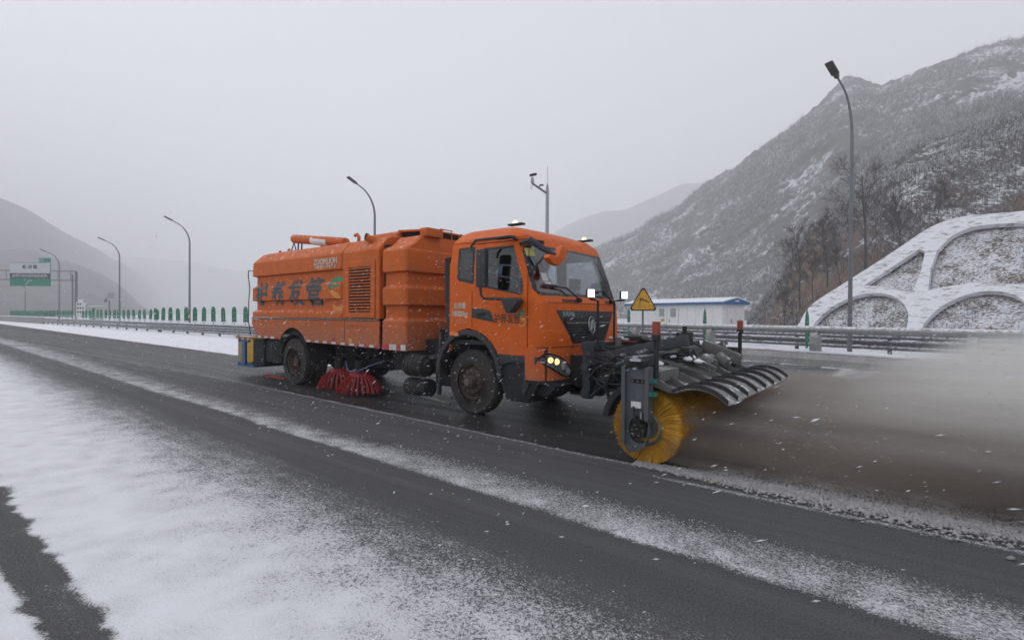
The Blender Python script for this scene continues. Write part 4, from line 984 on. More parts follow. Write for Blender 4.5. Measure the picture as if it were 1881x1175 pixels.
MB().box(-13.8, -12.2, 5.97, 6.0, .975, 1.0).build('tail_edge', M['yellow'], truck)
for k in range(6): MB().box(-13.74 + .15*k, -13.60 + .15*k, 5.985, 5.995, .92, .965).build('reflective_tape', M['taper' if k % 2 else 'tapew'], truck)

# ---- wheels
def wheel(c, y, out, rear=False, r=.505, wd=.27):
    """out=-1: outer face towards -Y"""
    root = MB().lathe([(0, .30), (.02, .33), (.03, .44), (.02, .475), (.035, r - .01), (.06, r), (wd - .06, r), (wd - .035, r - .01), (wd - .02, .475), (wd - .03, .44), (wd, .30)], (c[0], y, c[1]), (0, -out, 0), 48)
    o = root.build('wheel', M['tyre'], truck, smooth=True)
    mb = MB()
    for k in range(56):
        a = 2*PI*k/56
        for j, (u0, u1) in enumerate(((.045, .085), (.10, .165), (.18, .225))):
            a2 = a + (.03 if j == 1 else 0); ca, sa = math.cos(a2), math.sin(a2); t = Vector((-sa, 0, ca)); rr = Vector((ca, 0, sa)); q = Vector((c[0], y, c[1])) + rr * (r + .004)
            yy = lambda u: Vector((0, -out * u, 0))
            mb.obox(q + yy(u0), q + yy(u1), .040, .012, up=rr)
    t_ = mb.build('tread', M['tyre'], o, fixn=False)
    if rear:
        MB().lathe([(.03, .30), (.015, .275), (.05, .262), (.17, .25), (.19, .15), (.17, .10), (.06, .10), (.05, .08), (.05, .001)], (c[0], y, c[1]), (0, -out, 0), 40).build('rim', M['rim'], o, smooth=True)
        for k in range(10):
            a = 2*PI*k/10; q = Vector((c[0] + .19*math.cos(a), y - out*.175, c[1] + .19*math.sin(a))); MB().cyl(q, q + Vector((0, out*.05, 0)), .017, 6).build('wheel_nut', M['hub'], o)
    else:
        MB().lathe([(.03, .30), (.012, .278), (.05, .262), (.09, .25), (.07, .215), (.02, .19), (.012, .135), (.03, .11), (-.045, .10), (-.075, .085), (-.085, .06), (-.085, .001)], (c[0], y, c[1]), (0, -out, 0), 40).build('rim', M['rim'], o, smooth=True)
        for k in range(10):
            a = 2*PI*k/10; q = Vector((c[0] + .165*math.cos(a), y - out*.012, c[1] + .165*math.sin(a))); MB().cyl(q, q + Vector((0, out*.045, 0)), .016, 6).build('wheel_nut', M['hub'], o)
        MB().lathe([(-.084, .055), (-.11, .05), (-.115, .001)], (c[0], y, c[1]), (0, -out, 0), 16).build('hub_cap', M['hub'], o, smooth=True)
    return o
wheel(FW, 5.98, -1); wheel(FW, YF - .06, 1)
wheel(RW, 5.95, -1, True); wheel(RW, YF - .03, 1, True)
for y in (6.26, 7.75):
    MB().lathe([(0, .30), (.03, .44), (.035, .49), (.06, .505), (.21, .505), (.235, .49), (.24, .44), (.27, .30)], (RW[0], y, .51), (0, 1, 0), 40).build('inner_tyre', M['tyre'], truck, smooth=True)
# rear mudguard
def guard(c, r0, r1, a0, a1, y0, y1, name, mt, n_=24):
    pts = [(c[0] + r0*math.cos(a0 + (a1-a0)*k/n_), c[1] + r0*math.sin(a0 + (a1-a0)*k/n_)) for k in range(n_+1)] + [(c[0] + r1*math.cos(a1 - (a1-a0)*k/n_), c[1] + r1*math.sin(a1 - (a1-a0)*k/n_)) for k in range(n_+1)]
    return MB().prism(pts, lambda u, v, d: (u, y0 + d, v), y1 - y0).build(name, mt, truck)
guard((RW[0], .53), .585, .61, .02, PI - .1, 5.97, 6.55, 'mudguard', M['black']); guard((RW[0], .53), .585, .61, .02, PI - .1, 7.75, 8.32, 'mudguard', M['black'])

# ---- red side brushes
def side_brush(cx_, cy_, seed):
    rd = random.Random(seed); o = MB().cyl((cx_, cy_, .36), (cx_, cy_, .42), .20, 24).build('side_brush', M['redbr'], truck)
    MB().lathe([(0, .13), (-.30, .20)], (cx_, cy_, .36), (0, 0, 1), 20).build('brush_skirt', M['black'], o)
    MB().cyl((cx_, cy_, .46), (cx_, cy_, .66), .09, 14).build('brush_motor', M['chassis'], o)
    MB().obox((cx_, cy_, .60), (cx_ - .1, cy_ + .7, .85), .08, .08).build('brush_arm', M['chassis'], o)
    mb = MB(); N_ = 26
    for k in range(N_):
        a = 2*PI*k/N_
        for j in range(14):
            aa = a + rd.uniform(-.062, .062); r0_ = .20 + rd.uniform(-.02, .01); r1_ = .43 + rd.uniform(-.03, .03) ; z1 = .03 + rd.uniform(0, .05)
            p = Vector((cx_ + r0_*math.cos(aa), cy_ + r0_*math.sin(aa), .37)); m_ = Vector((cx_ + (r0_+.15)*math.cos(aa), cy_ + (r0_+.15)*math.sin(aa), .24)); q = Vector((cx_ + r1_*math.cos(aa), cy_ + r1_*math.sin(aa), z1))
            mb.tube([p, m_, q], [.008, .007, .005], 3, cap=False)
    mb.build('bristles', M['redbr'], o, kind='stuff', fixn=False)
side_brush(-8.62, 6.10, 1); side_brush(-9.55, 6.25, 2)
MB().box(-12.5, -11.5, 6.1, 6.14, .05, .09).build('drag_bar', M['redbr'], truck)

# ---- cab shell
zk = [.98, 1.30, 1.75, 1.86, 2.10, 2.56, 2.64, 2.74, 2.84, 2.91, 2.95, 2.975]
xf = [-4.10, -4.09, -4.12, -4.17, -4.25, -4.42, -4.45, -4.50, -4.62, -4.82, -5.02, -5.25]
hk = [1.22, 1.22, 1.22, 1.22, 1.215, 1.19, 1.18, 1.15, 1.07, .94, .76, .40]
xr = [-5.97, -5.97, -5.97, -5.97, -5.97, -5.95, -5.95, -5.92, -5.84, -5.74, -5.62, -5.45]
def cabp(z): return np.interp(z, zk, xf), np.interp(z, zk, hk), np.interp(z, zk, xr)
def front_x(y, z, off=0.0):
    X_, h_, _ = cabp(z); s = min(1.0, abs(y - YC) / h_); rc = .20; sc_ = 1 - rc / h_
    x = X_ - .07 * s * s
    if s > sc_: t = (s - sc_) / (1 - sc_); x -= .19 * (1 - math.sqrt(max(0, 1 - t * t)))
    return x + off
def perim(z, inset=0.0):
    X_, h_, r_ = cabp(z); h_ = h_ - inset; out = []
    xe = front_x(YC + cabp(z)[1], z) - inset
    for k in range(120): t = k / 120; out.append((r_ + inset + (xe - r_ - inset) * t, YC - h_, 's'))
    for k in range(181):
        u = -1 + 2 * k / 180; s = math.copysign(1 - (1 - abs(u)) ** 1.6 if abs(u) > 0 else 0, u)
        s = math.sin(u * PI / 2) * .55 + u * .45
        out.append((front_x(YC + s * cabp(z)[1], z) - inset, YC + s * h_, 'f'))
    for k in range(120): t = (k + 1) / 120; out.append((xe + (r_ + inset - xe) * t, YC + h_, 'S'))
    for k in range(1, 40): t = k / 40; out.append((r_ + inset, YC + h_ - 2 * h_ * t, 'b'))
    return out
zl = list(np.arange(.98, 2.60, .0135)) + [2.60, 2.62, 2.64, 2.66, 2.70, 2.74, 2.78, 2.81, 2.84, 2.87, 2.895, 2.915, 2.93, 2.945, 2.958, 2.968, 2.975]
def rr_dist(x, z, poly_x0, poly_x1, z0, z1, r):
    """signed distance to a rounded rectangle, negative inside"""
    cx_, cz_ = (poly_x0 + poly_x1) / 2, (z0 + z1) / 2; hx, hz = (poly_x1 - poly_x0) / 2 - r, (z1 - z0) / 2 - r
    dx, dz = abs(x - cx_) - hx, abs(z - cz_) - hz
    return math.hypot(max(dx, 0), max(dz, 0)) + min(max(dx, dz), 0) - r
def arch_low(x):    # lower edge of the cab side above the wheel
    d = (x + 5.56) / .70
    za = .62 + .72 * math.sqrt(max(0, 1 - d * d)) if abs(d) < 1 else 0
    return za
def cls(x, y, z, side):
    if side in 'sS':
        if z < arch_low(x): return None
        zb = 1.87 + (-.26) * (x + 4.5) * .70 if x > -5.35 else 2.09 - .20 * (x + 5.35)
        # window lines slope: lower edge falls towards the front
        zlow = 1.84
        d = max(rr_dist(x, z, -5.32, -4.50 - .02 * (z - 1.85), zlow, 2.58, .07), 0) if True else 0
        dd = rr_dist(x, z, -5.33, -4.49, zlow, 2.585, .08)
        if dd < -.035: return 'gl_door' if side == 's' else 'gl_door_far'
        if dd < 0: return 'seal'
        zl2 = 1.855
        d2 = rr_dist(x, z, -5.80, -5.44, zl2, 2.63, .05)
        if d2 < -.05: return 'gl_q' if side == 's' else 'gl_q_far'
        if d2 < 0: return 'seal'
        if -5.475 < x < -4.405 and z < 2.655: return 'door' if side == 's' else 'door_far'
        return 'cab_body'
    if side == 'f':
        X_, h_, _ = cabp(z); yy = (y - YC) / h_
        d = rr_dist(yy * 1.2, z, -1.165, 1.165, 1.838, 2.60 - .035 * abs(yy) ** 2 * 0, .11)
        if d < -.04: return 'gl_front'
        if d < 0: return 'seal'
        return 'cab_body'
    if side == 'b' and 6.30 < y < 8.02 and 2.12 < z < 2.56: return 'gl_back'
    return 'cab_body'
def shell(inset, mats, prefix=''):
    Pz = [perim(z, inset) for z in zl]; n_ = len(Pz[0]); groups = {}
    def wz(p, z):     # rows follow the sloping waist line of the side windows
        if p[2] not in 'sS': return z
        return z + (p[0] + 4.5) * (-.19) * float(sst(1.30, 1.80, z) * (1 - sst(2.0, 2.56, z))) * min(1.0, max(0.0, (-4.33 - p[0]) / .12))
    V_ = [(p[0], p[1], wz(p, z)) for z, row in zip(zl, Pz) for p in row]
    for i in range(len(zl) - 1):
        for k in range(n_):
            k2 = (k + 1) % n_; idx = (i*n_+k, i*n_+k2, (i+1)*n_+k2, (i+1)*n_+k)
            cx_ = sum(V_[q][0] for q in idx) / 4; cy_ = sum(V_[q][1] for q in idx) / 4; cz_ = (zl[i] + zl[i+1]) / 2
            c = cls(cx_, cy_, cz_, Pz[i][k][2])
            if c: groups.setdefault(c, []).append(idx)
    return V_, groups, n_
V_, groups, n_ = shell(0.0, None)
names = dict(cab_body=('cab_body', M['cab']), door=('door', M['cab']), door_far=('door', M['cab']), seal=('window_seal', M['seal']), gl_door=('side_window', M['glasss']), gl_q=('rear_quarter_window', M['glasss']), gl_door_far=('side_window', M['glassw']), gl_q_far=('rear_quarter_window', M['glassw']), gl_back=('rear_window', M['glassw']), gl_front=('windshield', M['glassw']))
cab_parts = {}
for g_, fs in groups.items():
    used = sorted({i for f in fs for i in f}); mp_ = {v: i for i, v in enumerate(used)}
    if g_ in ('door', 'door_far', 'cab_body'): fs = list(fs)
    mb = MB(); mb.add([V_[i] for i in used], [tuple(mp_[i] for i in f) for f in fs])
    if g_ == 'cab_body':      # roof cap
        mb.add([V_[(len(zl)-1)*n_ + k] for k in range(n_)], [tuple(range(n_))])
    nm, mt = names[g_]
    o = mb.build(nm, mt, truck, fixn=False, smooth=True); cab_parts[g_] = o
V_, groups, n_ = shell(.035, None)
fs = [f for g_ in ('cab_body', 'door', 'door_far', 'seal') for f in groups[g_]]
mb = MB(); mb.add(V_, fs); mb.add([V_[(len(zl)-1)*n_ + k] for k in range(n_)], [tuple(range(n_))]); mb.build('cab_lining', M['lining'], truck, fixn=False)
MB().box(-5.92, -4.30, 5.98, 8.30, 1.10, 1.16).build('cab_floor', M['lining'], truck)
door = cab_parts['door']
# shut lines of the door, gutter, belt crease
for a, b in (((-5.478, 1.36), (-5.478, 2.655)), ((-4.402, .985), (-4.402, 2.655))):
    ds = MB()
    for i in range(20):
        z0 = a[1] + (b[1] - a[1]) * i / 20; z1 = a[1] + (b[1] - a[1]) * (i + 1) / 20
        ya = YC - cabp(z0)[1] - .0015; yb = YC - cabp(z1)[1] - .0015
        ds.add([(a[0] - .006, ya, z0), (a[0] + .006, ya, z0), (a[0] + .006, yb, z1), (a[0] - .006, yb, z1)], [(0, 1, 2, 3)])
    ds.build('door_gap', M['dark'], truck, fixn=False)
MB().prism([(-5.478, 2.652), (-4.38, 2.652), (-4.38, 2.664), (-5.478, 2.664)], lambda u, v, d: (u, YC - 1.178 - .004 + d, v), .01).build('door_gap', M['dark'], truck)
MB().obox((-5.93, YC - 1.165, 2.70), (-4.42, YC - 1.165, 2.70), .02, .02).build('rain_gutter', M['cab'], truck, bevel=.006)
# door handle recess and lettering
MB().prism([(-5.47, 1.66), (-5.22, 1.655), (-5.10, 1.62), (-5.02, 1.45), (-5.08, 1.46), (-5.47, 1.52)], lambda u, v, d: (u, YN - .006 + d, v), .012).build('door_handle', M['trim'], door, bevel=.003)
MB().box(-5.40, -5.20, YN - .02, YN - .006, 1.565, 1.595).build('handle_bar', M['black'], door, bevel=.005)
lettering('lettering', '护养发管', .155, lambda a, b: (-4.78 + a, YN - .003, 1.50 + b), M['txtk'], door, 0, .80, heavy=.002)
swirl_par = truck
swirl(-4.505, 1.525, .34, YN - .003)
lettering('lettering', '总质量', .105, lambda a, b: (-5.74 + a, YN - .003, 1.70 + b), M['txtw'], truck, 0, .85, heavy=.002)
lettering('lettering', '18000kg', .125, lambda a, b: (-5.74 + a, YN - .003, 1.575 + b), M['txtw'], truck, 0, .82, heavy=.003)
lettering('lettering', '准乘 2人', .085, lambda a, b: (-5.70 + a, YN - .003, 1.455 + b), mat('faded_lettering', (.56, .27, .13), .5), truck, 0, .82)
# fender flare
fl = []
for k in range(25):
    a = .10 + (PI - .05) * k / 24; x = -5.56 + .70 * math.cos(a); z = .62 + .72 * math.sin(a); fl.append((x, z))
fo = [( -5.56 + .785 * math.cos(.04 + (PI - .02) * k / 24), .60 + .80 * math.sin(.04 + (PI - .02) * k / 24)) for k in range(25)]
flp = [( -5.56 + .695*math.cos(a), .61 + .72*math.sin(a)) for a in np.linspace(.02, PI, 25)] + [(-5.56 + .63*math.cos(a), .57 + .68*math.sin(a)) for a in np.linspace(PI, .02, 25)]
MB().prism(flp, lambda u, v, d: (u, YN - .035 + d, v), .20).build('fender_flare', M['trim'], truck, bevel=.01)
MB().prism([(2*-5.56 * 0 + u, v) for u, v in flp], lambda u, v, d: (u, YF - .165 + d, v), .20).build('fender_flare', M['trim'], truck)
MB().prism([( -5.56 + .66*math.cos(a), .57 + .70*math.sin(a)) for a in np.linspace(.02, PI, 25)] + [(-5.56 + .64*math.cos(a), .56 + .68*math.sin(a)) for a in np.linspace(PI, .02, 25)], lambda u, v, d: (u, 6.08 + d, v), 2.1).build('wheel_housing', M['black'], truck)
MB().obox((-6.16, YN, 1.27), (-6.20, YN, .25), .06, .05).build('mud_flap_bar', M['trim'], truck, bevel=.01)
MB().prism([(-.10, -.02), (.10, -.035), (.09, .03), (-.08, .035)], lambda u, v, d: (-5.83 + u, YN - .045 + d, 1.255 + v), .02).build('side_lamp', M['orangel'], truck, bevel=.006)
# step and lower sill between wheel and bumper
MB().prism([(-4.98, 1.0), (-4.24, .97), (-4.24, .55), (-4.40, .30), (-4.80, .30), (-4.93, .60)], lambda u, v, d: (u, YN + .02 + d, v), .50).build('cab_step', M['black'], truck, bevel=.02)
MB().prism([(-5.0, .985), (-4.42, .975), (-4.42, .86), (-4.72, .865), (-4.92, .80)], lambda u, v, d: (u, YN - .012 + d, v), .04).build('sill_trim', M['trim'], truck, bevel=.01)
MB().prism([(-4.98, 1.0), (-4.24, .97), (-4.24, .55), (-4.40, .35), (-4.80, .35)], lambda u, v, d: (u, YF - .5 + d, v), .48).build('cab_step', M['black'], truck)
MB().prism([(-4.44, .98), (-4.20, .98), (-4.30, .72), (-4.44, .40), (-4.50, .42)], lambda u, v, d: (u, YN - .01 + d, v), .10).build('bumper_guard', M['trim'], truck, bevel=.02)
# snorkel behind the cab
MB().box(-6.13, -6.03, 5.98, 6.16, 1.75, 2.50).build('snorkel', M['trim'], truck, bevel=.015)
for k in range(17): MB().box(-6.145, -6.015, 5.968, 5.99, 1.80 + .041*k, 1.822 + .041*k).build('snorkel_rib', M['black'], truck)
MB().tube([(-6.08, 6.07, 1.78), (-6.10, 6.07, 1.60), (-6.09, 6.08, 1.35), (-6.12, 6.12, 1.1)], [.075, .085, .07, .07], 12).build('snorkel_hose', M['trim'], truck, smooth=True)
MB().box(-6.9, -6.05, 6.6, 7.9, 1.0, 1.3).build('cab_mount', M['chassis'], truck)

# ---- grille following the curved front
def fpt(y, z, off): return (front_x(y, z) + off, y, z)
def fpatch(name, outline, off, th_, mt, par=truck, bevel=0, nsub=12):
    """outline in (y, z) laid on the cab front; a closed slab of thickness th_"""
    bm = bmesh.new(); vs = [bm.verts.new((a, b, 0)) for a, b in outline]; bm.faces.new(vs)
    ymin = min(a for a, b in outline); ymax = max(a for a, b in outline)
    for k in range(1, nsub):
        c = ymin + (ymax - ymin) * k / nsub
        bmesh.ops.bisect_plane(bm, geom=bm.verts[:] + bm.edges[:] + bm.faces[:], plane_co=(c, 0, 0), plane_no=(1, 0, 0))
    zmin = min(b for a, b in outline); zmax = max(b for a, b in outline)
    for k in range(1, max(2, int((zmax - zmin) / .12))):
        c = zmin + .12 * k
        if c < zmax: bmesh.ops.bisect_plane(bm, geom=bm.verts[:] + bm.edges[:] + bm.faces[:], plane_co=(0, c, 0), plane_no=(0, 1, 0))
    ext = bmesh.ops.extrude_face_region(bm, geom=bm.faces[:])
    newv = {v for v in ext['geom'] if isinstance(v, bmesh.types.BMVert)}
    for v in bm.verts:
        y, z = v.co.x, v.co.y; v.co = Vector(fpt(y, z, off + (th_ if v in newv else 0)))
    bm.verts.index_update(); mb = MB(); mb.add([tuple(v.co) for v in bm.verts], [tuple(v.index for v in f.verts) for f in bm.faces]); bm.free()
    return mb.build(name, mt, par, bevel=bevel)
def gy_at(z, side):    # grille edge at height z
    t = (1.635 - z) / (1.635 - 1.14)
    return (6.27 + .36 * t) if side == 0 else (8.01 - .36 * t)
grille = fpatch('grille', [(gy_at(1.14, 0) + .03, 1.14), (gy_at(1.635, 0), 1.635), (gy_at(1.635, 1), 1.635), (gy_at(1.14, 1) - .03, 1.14)], -.01, .022, M['trim'], bevel=.006)
fpatch('grille_opening', [(gy_at(1.17, 0) + .04, 1.17), (gy_at(1.52, 0) + .04, 1.52), (gy_at(1.52, 1) - .04, 1.52), (gy_at(1.17, 1) - .04, 1.17)], .012, .003, M['dark'], grille)
for i in range(8):
    z = 1.185 + i * .042
    fpatch('grille_slat', [(gy_at(z, 0) + .05, z), (gy_at(z + .018, 0) + .05, z + .018), (gy_at(z + .018, 1) - .05, z + .018), (gy_at(z, 1) - .05, z)], .013, .020, M['trim'], grille)
fpatch('chrome_bar', [(gy_at(1.44, 0) + .07, 1.435), (gy_at(1.47, 0) + .06, 1.465), (gy_at(1.47, 1) - .06, 1.465), (gy_at(1.44, 1) - .07, 1.435)], .030, .014, M['mgrey'], grille)
for i in range(1): fpatch('crease_line', [(6.1, 1.742), (6.1, 1.75), (8.18, 1.75), (8.18, 1.742)], -.002, .004, M['dark'])
# emblem: an oval ring with two swallow wings
def femb(pts_yz, r, name, closed=False):
    MB().tube([fpt(y, z, .052) for y, z in pts_yz], r, 8, cap=not closed).build(name, M['silver'], grille, smooth=True)
EC = (7.13, 1.415)
femb([(EC[0] + .098*math.cos(2*PI*k/32), EC[1] + .130*math.sin(2*PI*k/32)) for k in range(33)], .0065, 'emblem_ring', True)
fpatch('emblem_plate', [(EC[0] + .09*math.cos(2*PI*k/24), EC[1] + .122*math.sin(2*PI*k/24)) for k in range(24)], .034, .008, M['trim'], grille, nsub=4)
for sg in (1, -1):
    pts = [(EC[0] - sg*.055, EC[1] + sg*.055), (EC[0] - sg*.06, EC[1] - sg*.02), (EC[0] - sg*.025, EC[1] - sg*.085), (EC[0] + sg*.01, EC[1] - sg*.02), (EC[0] + sg*.03, EC[1] + sg*.05), (EC[0] + sg*.085, EC[1] + sg*.085)]
    femb([(a, b) for a, b in arc(pts, 4)], .007, 'emblem_wing')
lettering('badge_lettering', '东风天锦', .075, lambda a, b: fpt(6.55 + a, 1.578 + b, .016), mat('badge_pale', (.32, .42, .40), .4), grille, .001, 1.0)
lettering('badge_lettering', '4x2', .04, lambda a, b: fpt(7.82 + a, 1.58 + b, .016), M['mgrey'], grille, 0, 1.0)
# ---- bumper wrapping the corner
def bump_x(y, z, o=.045): 
    s = min(1.0, abs(y - YC) / 1.24); x = -4.04 + .02 * (1 - (z - .66) / .45) - .06 * s * s
    if s > .80: t = (s - .80) / .20; x -= .24 * (1 - math.sqrt(max(0, 1 - t*t)))
    return x + o - .045
bz = [.60, .64, .70, .78, .86, .94, 1.0, 1.06, 1.10]
def bump_keep(y, z):
    a = abs(y - YC)
    if a > .62: return z > .66 + .0 * a
    if a > .50: return z > .66 + (.62 - a) * 2.2
    return z > .96
mb_o, mb_k = MB(), MB(); Pb = []
for z in bz:
    row = []
    for k in range(97):
        u = -1 + 2 * k / 96; s = math.sin(u * PI / 2) * .5 + u * .5; y = YC + s * 1.24; row.append((bump_x(y, z), y, z))
    row = [(row[0][0] - .10, row[0][1] + .0, z)] + row + [(row[-1][0] - .10, row[-1][1], z)]
    Pb.append(row)
for i in range(len(bz) - 1):
    for k in range(98):
        q = [Pb[i][k], Pb[i][k+1], Pb[i+1][k+1], Pb[i+1][k]]; y = sum(p[1] for p in q) / 4; z = (bz[i] + bz[i+1]) / 2
        (mb_o if bump_keep(y, z) else mb_k).add(q, [(0, 1, 2, 3)])
def weld(o):
    bm = bmesh.new(); bm.from_mesh(o.data); bmesh.ops.remove_doubles(bm, verts=bm.verts, dist=.0005); bm.to_mesh(o.data); bm.free()
bo = mb_o.build('bumper', M['cab'], truck, fixn=False, smooth=True); weld(bo); weld(mb_k.build('bumper_centre', M['black'], truck, fixn=False, smooth=True))
MB().box(-4.45, -4.12, 5.98, 8.30, .58, 1.09).build('bumper_core', M['black'], truck)
MB().prism([(-4.10, .64), (-4.0, .56), (-4.12, .42), (-4.5, .40), (-4.5, .64)], lambda u, v, d: (u, 6.05 + d, v), 2.2).build('lower_valance', M['black'], truck, bevel=.02)
MB().tube([(bump_x(y, 1.1) + .004, y, 1.105) for y in np.linspace(5.915, 8.365, 40)], .006, 5).build('bumper_gap', M['dark'], truck)
# headlights
def headlight(sg, lit):
    y0 = YC + sg * 1.10
    ol = [(0, .06), (.06, .115), (.20, .09), (.36, .03), (.47, -.06), (.50, -.15), (.44, -.185), (.30, -.15), (.12, -.07), (.02, .0)]
    P2 = arc(ol + [ol[0]], 4)[:-1]
    def hp(a, b, o): a *= 1.18; b = b * 1.25; y = YC + sg * (1.215 - a); z = .885 + b; return (bump_x(min(max(y, YC-1.235), YC+1.235), z) + o, y, z)
    def slab(pts, o, th_, name, mt, par):
        n_ = len(pts); mb = MB(); c = (sum(p[0] for p in pts)/n_, sum(p[1] for p in pts)/n_)
        rings_ = [[(c[0] + (p[0]-c[0])*f, c[1] + (p[1]-c[1])*f) for p in pts] for f in (1, .75, .5, .25)]
        vs = [hp(a, b, o) for a, b in rings_[0]] + [hp(a, b, o + th_) for r_ in rings_ for a, b in r_] + [hp(c[0], c[1], o + th_)]
        fs = [(k, (k+1) % n_, n_ + (k+1) % n_, n_ + k) for k in range(n_)]
        for j in range(3): fs += [(n_*(j+1)+k, n_*(j+1)+(k+1) % n_, n_*(j+2)+(k+1) % n_, n_*(j+2)+k) for k in range(n_)]
        fs += [(n_*4+k, n_*4+(k+1) % n_, n_*5) for k in range(n_)]
        mb.add(vs, fs); return mb.build(name, mt, par, smooth=False)
    h = slab(P2, -.01, .020, 'headlight', M['seal'], truck)
    sc2 = lambda f: [(.24 + (a - .24) * f, -.03 + (b + .03) * f) for a, b in P2]
    slab(sc2(.86), .011, .004, 'reflector', M['mgrey'], h)
    for j, (a, b, r, on) in enumerate(((.10, .035, .042, True), (.19, .015, .045, True), (.31, -.045, .055, False), (.40, -.105, .05, False))):
        c = Vector(hp(a, b, .014)); MB().lathe([(0, r), (.012, r * .95), (.020, .001)], c, (1, 0, 0) if sg > 0 else (.85, -.5, .05), 16).build('lamp_lens', M['amber'] if (on and lit) else M['lens'], h, smooth=True)
    for j in range(9):
        f_ = j / 8; a, b = .01 + .38 * f_ , .02 - .04 * math.sin(f_ * 2) - .145 * f_ - .0
        MB().obox(Vector(hp(a, b, .014)), Vector(hp(a + .03, b - .012, .016)), .008, .02).build('light_strip', M['silver'], h)
headlight(-1, True); headlight(1, True)
# ---- wipers, stickers, mirrors, beacons
def wpt(y, z, off=.03): return Vector(fpt(y, z, off))
for y0, y1 in ((6.85, 6.05), (7.95, 7.25)):
    MB().tube([wpt(y0, 1.80, .05), wpt(y0 - .28, 1.97, .06), wpt(y1, 1.985 if y0 < 7 else 1.93, .045)], .012, 6).build('wiper_arm', M['black'], truck)
    MB().obox(wpt(y0 - .55 * (y0 - y1), 1.99 if y0 < 7 else 1.94, .035), wpt(y1 + .02, 2.0 if y0 < 7 else 1.93, .03), .012, .03).build('wiper_blade', M['black'], truck)
    MB().cyl(wpt(y0, 1.795, .0), wpt(y0, 1.795, .07), .035, 10).build('wiper_pivot', M['black'], truck)
for y0 in (6.45, 7.75): fpatch('cowl_recess', [(y0, 1.765), (y0, 1.80), (y0 + .40, 1.80), (y0 + .40, 1.765)], .0, .012, M['trim'])
stk = [((6.12, 2.06, .13, .12), 'white'), ((6.15, 1.97, .15, .08), 'white'), ((6.00, 2.42, .12, .12), 'yellow'), ((6.10, 2.52, .05, .05), 'white')]
for (y, z, a, b), mk_ in stk: fpatch('windshield_sticker', [(y, z), (y, z + b), (y + a, z + b), (y + a, z)], .003, .002, mat('sticker_' + mk_, (.55, .57, .57) if mk_ == 'white' else (.50, .52, .16), .6), nsub=3)
# near-side mirror on its loop bracket
mir = MB().tube([(-4.62, YN + .02, 2.66), (-4.60, YN - .16, 2.68), (-4.68, YN - .26, 2.66), (-5.15, YN - .28, 2.66), (-5.24, YN - .28, 2.58), (-5.24, YN - .27, 2.50)], .02, 8).build('side_mirror', M['trim'], truck, smooth=True)
MB().tube([(-5.08, YN - .25, 1.96), (-5.07, YN - .25, 1.85), (-5.02, YN - .24, 1.80), (-4.70, YN - .12, 1.79), (-4.55, YN + .01, 1.78)], .02, 8).build('lower_bracket', M['trim'], mir, smooth=True)
MB().box(-5.14, -4.96, YN - .30, YN - .20, 1.96, 2.52).build('mirror_housing', M['trim'], mir, bevel=.03)
MB().prism([(-.16, .08), (.12, .09), (.17, .04), (.02, -.13), (-.05, -.13)], lambda u, v, d: (-4.58 + u, YN - .22 + d, 1.72 + v), .16).build('wide_mirror', M['trim'], mir, bevel=.02)
MB().box(-4.92, -4.60, YN - .14, YN - .02, 2.675, 2.70).build('mirror_mount', M['black'], mir)
# front blind-spot mirror on two struts
fm = MB().tube([wpt(5.98, 2.60, .02), (-4.36, 5.93, 2.63), (-4.22, 5.98, 2.52), (-4.05, 6.12, 2.40)], [.03, .05, .045, .03], 8).build('front_mirror', M['trim'], truck, smooth=True)
MB().obox((-4.42, 5.97, 2.62), (-4.36, 6.22, 2.62), .10, .06).build('mirror_mount', M['black'], fm, bevel=.02)
MB().obox((-4.37, 5.92, 2.16), (-4.16, 6.05, 2.44), .045, .025).build('strut', M['black'], fm)
rot = [(-.27, -.02), (-.24, .05), (-.05, .035), (.02, .08), (.10, .22), (.20, .26), (.27, .12), (.20, -.0), (.02, -.13), (-.16, -.11)]
MB().prism(rot, lambda u, v, d: (-4.10 + d - u * .12, 6.10 + u * 1.05, 2.36 + v * .80), .10).build('mirror_shell', M['cab'], fm, bevel=.02)
def beacon(p, label=None):
    b_ = MB().box(p[0] - .14, p[0] + .14, p[1] - .05, p[1] + .05, p[2], p[2] + .03).build('roof_beacon', M['black'], truck, bevel=.008)
    MB().lathe([(0, .045), (.028, .042), (.048, .024), (.054, .001)], (p[0] - .02, p[1], p[2] + .03), (0, 0, 1), 16).build('beacon_dome', M['beacon'], b_, smooth=True)
beacon((-4.95, 6.35, 2.955)); beacon((-4.66, 7.95, 2.86))
# ---- cab interior
MB().prism([(-4.95, 1.16), (-4.30, 1.16), (-4.24, 1.80), (-4.55, 1.88), (-4.80, 1.75)], lambda u, v, d: (u, 6.0 + d, v), 2.28).build('dashboard', M['lining'], truck, bevel=.03)
for y in (6.15, 7.45):
    s_o = MB().box(-5.6, -5.05, y, y + .5, 1.45, 1.62).build('seat', M['seat'], truck, bevel=.04)
    MB().obox((-5.58, y + .25, 1.55), (-5.72, y + .25, 2.25), .48, .14, up=(1, 0, 0)).build('backrest', M['seat'], s_o, bevel=.04)
    MB().box(-5.80, -5.66, y + .12, y + .38, 2.28, 2.48).build('headrest', M['seat'], s_o, bevel=.04)
sw_c = Vector((-4.72, 7.70, 1.93)); sw_n = Vector((.45, 0, .89)).normalized(); sa = sw_n.orthogonal().normalized(); sb = sw_n.cross(sa)
stw = MB().tube([sw_c + (sa*math.cos(2*PI*k/28) + sb*math.sin(2*PI*k/28))*.225 for k in range(29)], .016, 8).build('steering_wheel', M['black'], truck, smooth=True)
for k in range(3): MB().cyl(sw_c, sw_c + (sa*math.cos(2*PI*k/3) + sb*math.sin(2*PI*k/3))*.22, .014, 6).build('spoke', M['black'], stw)
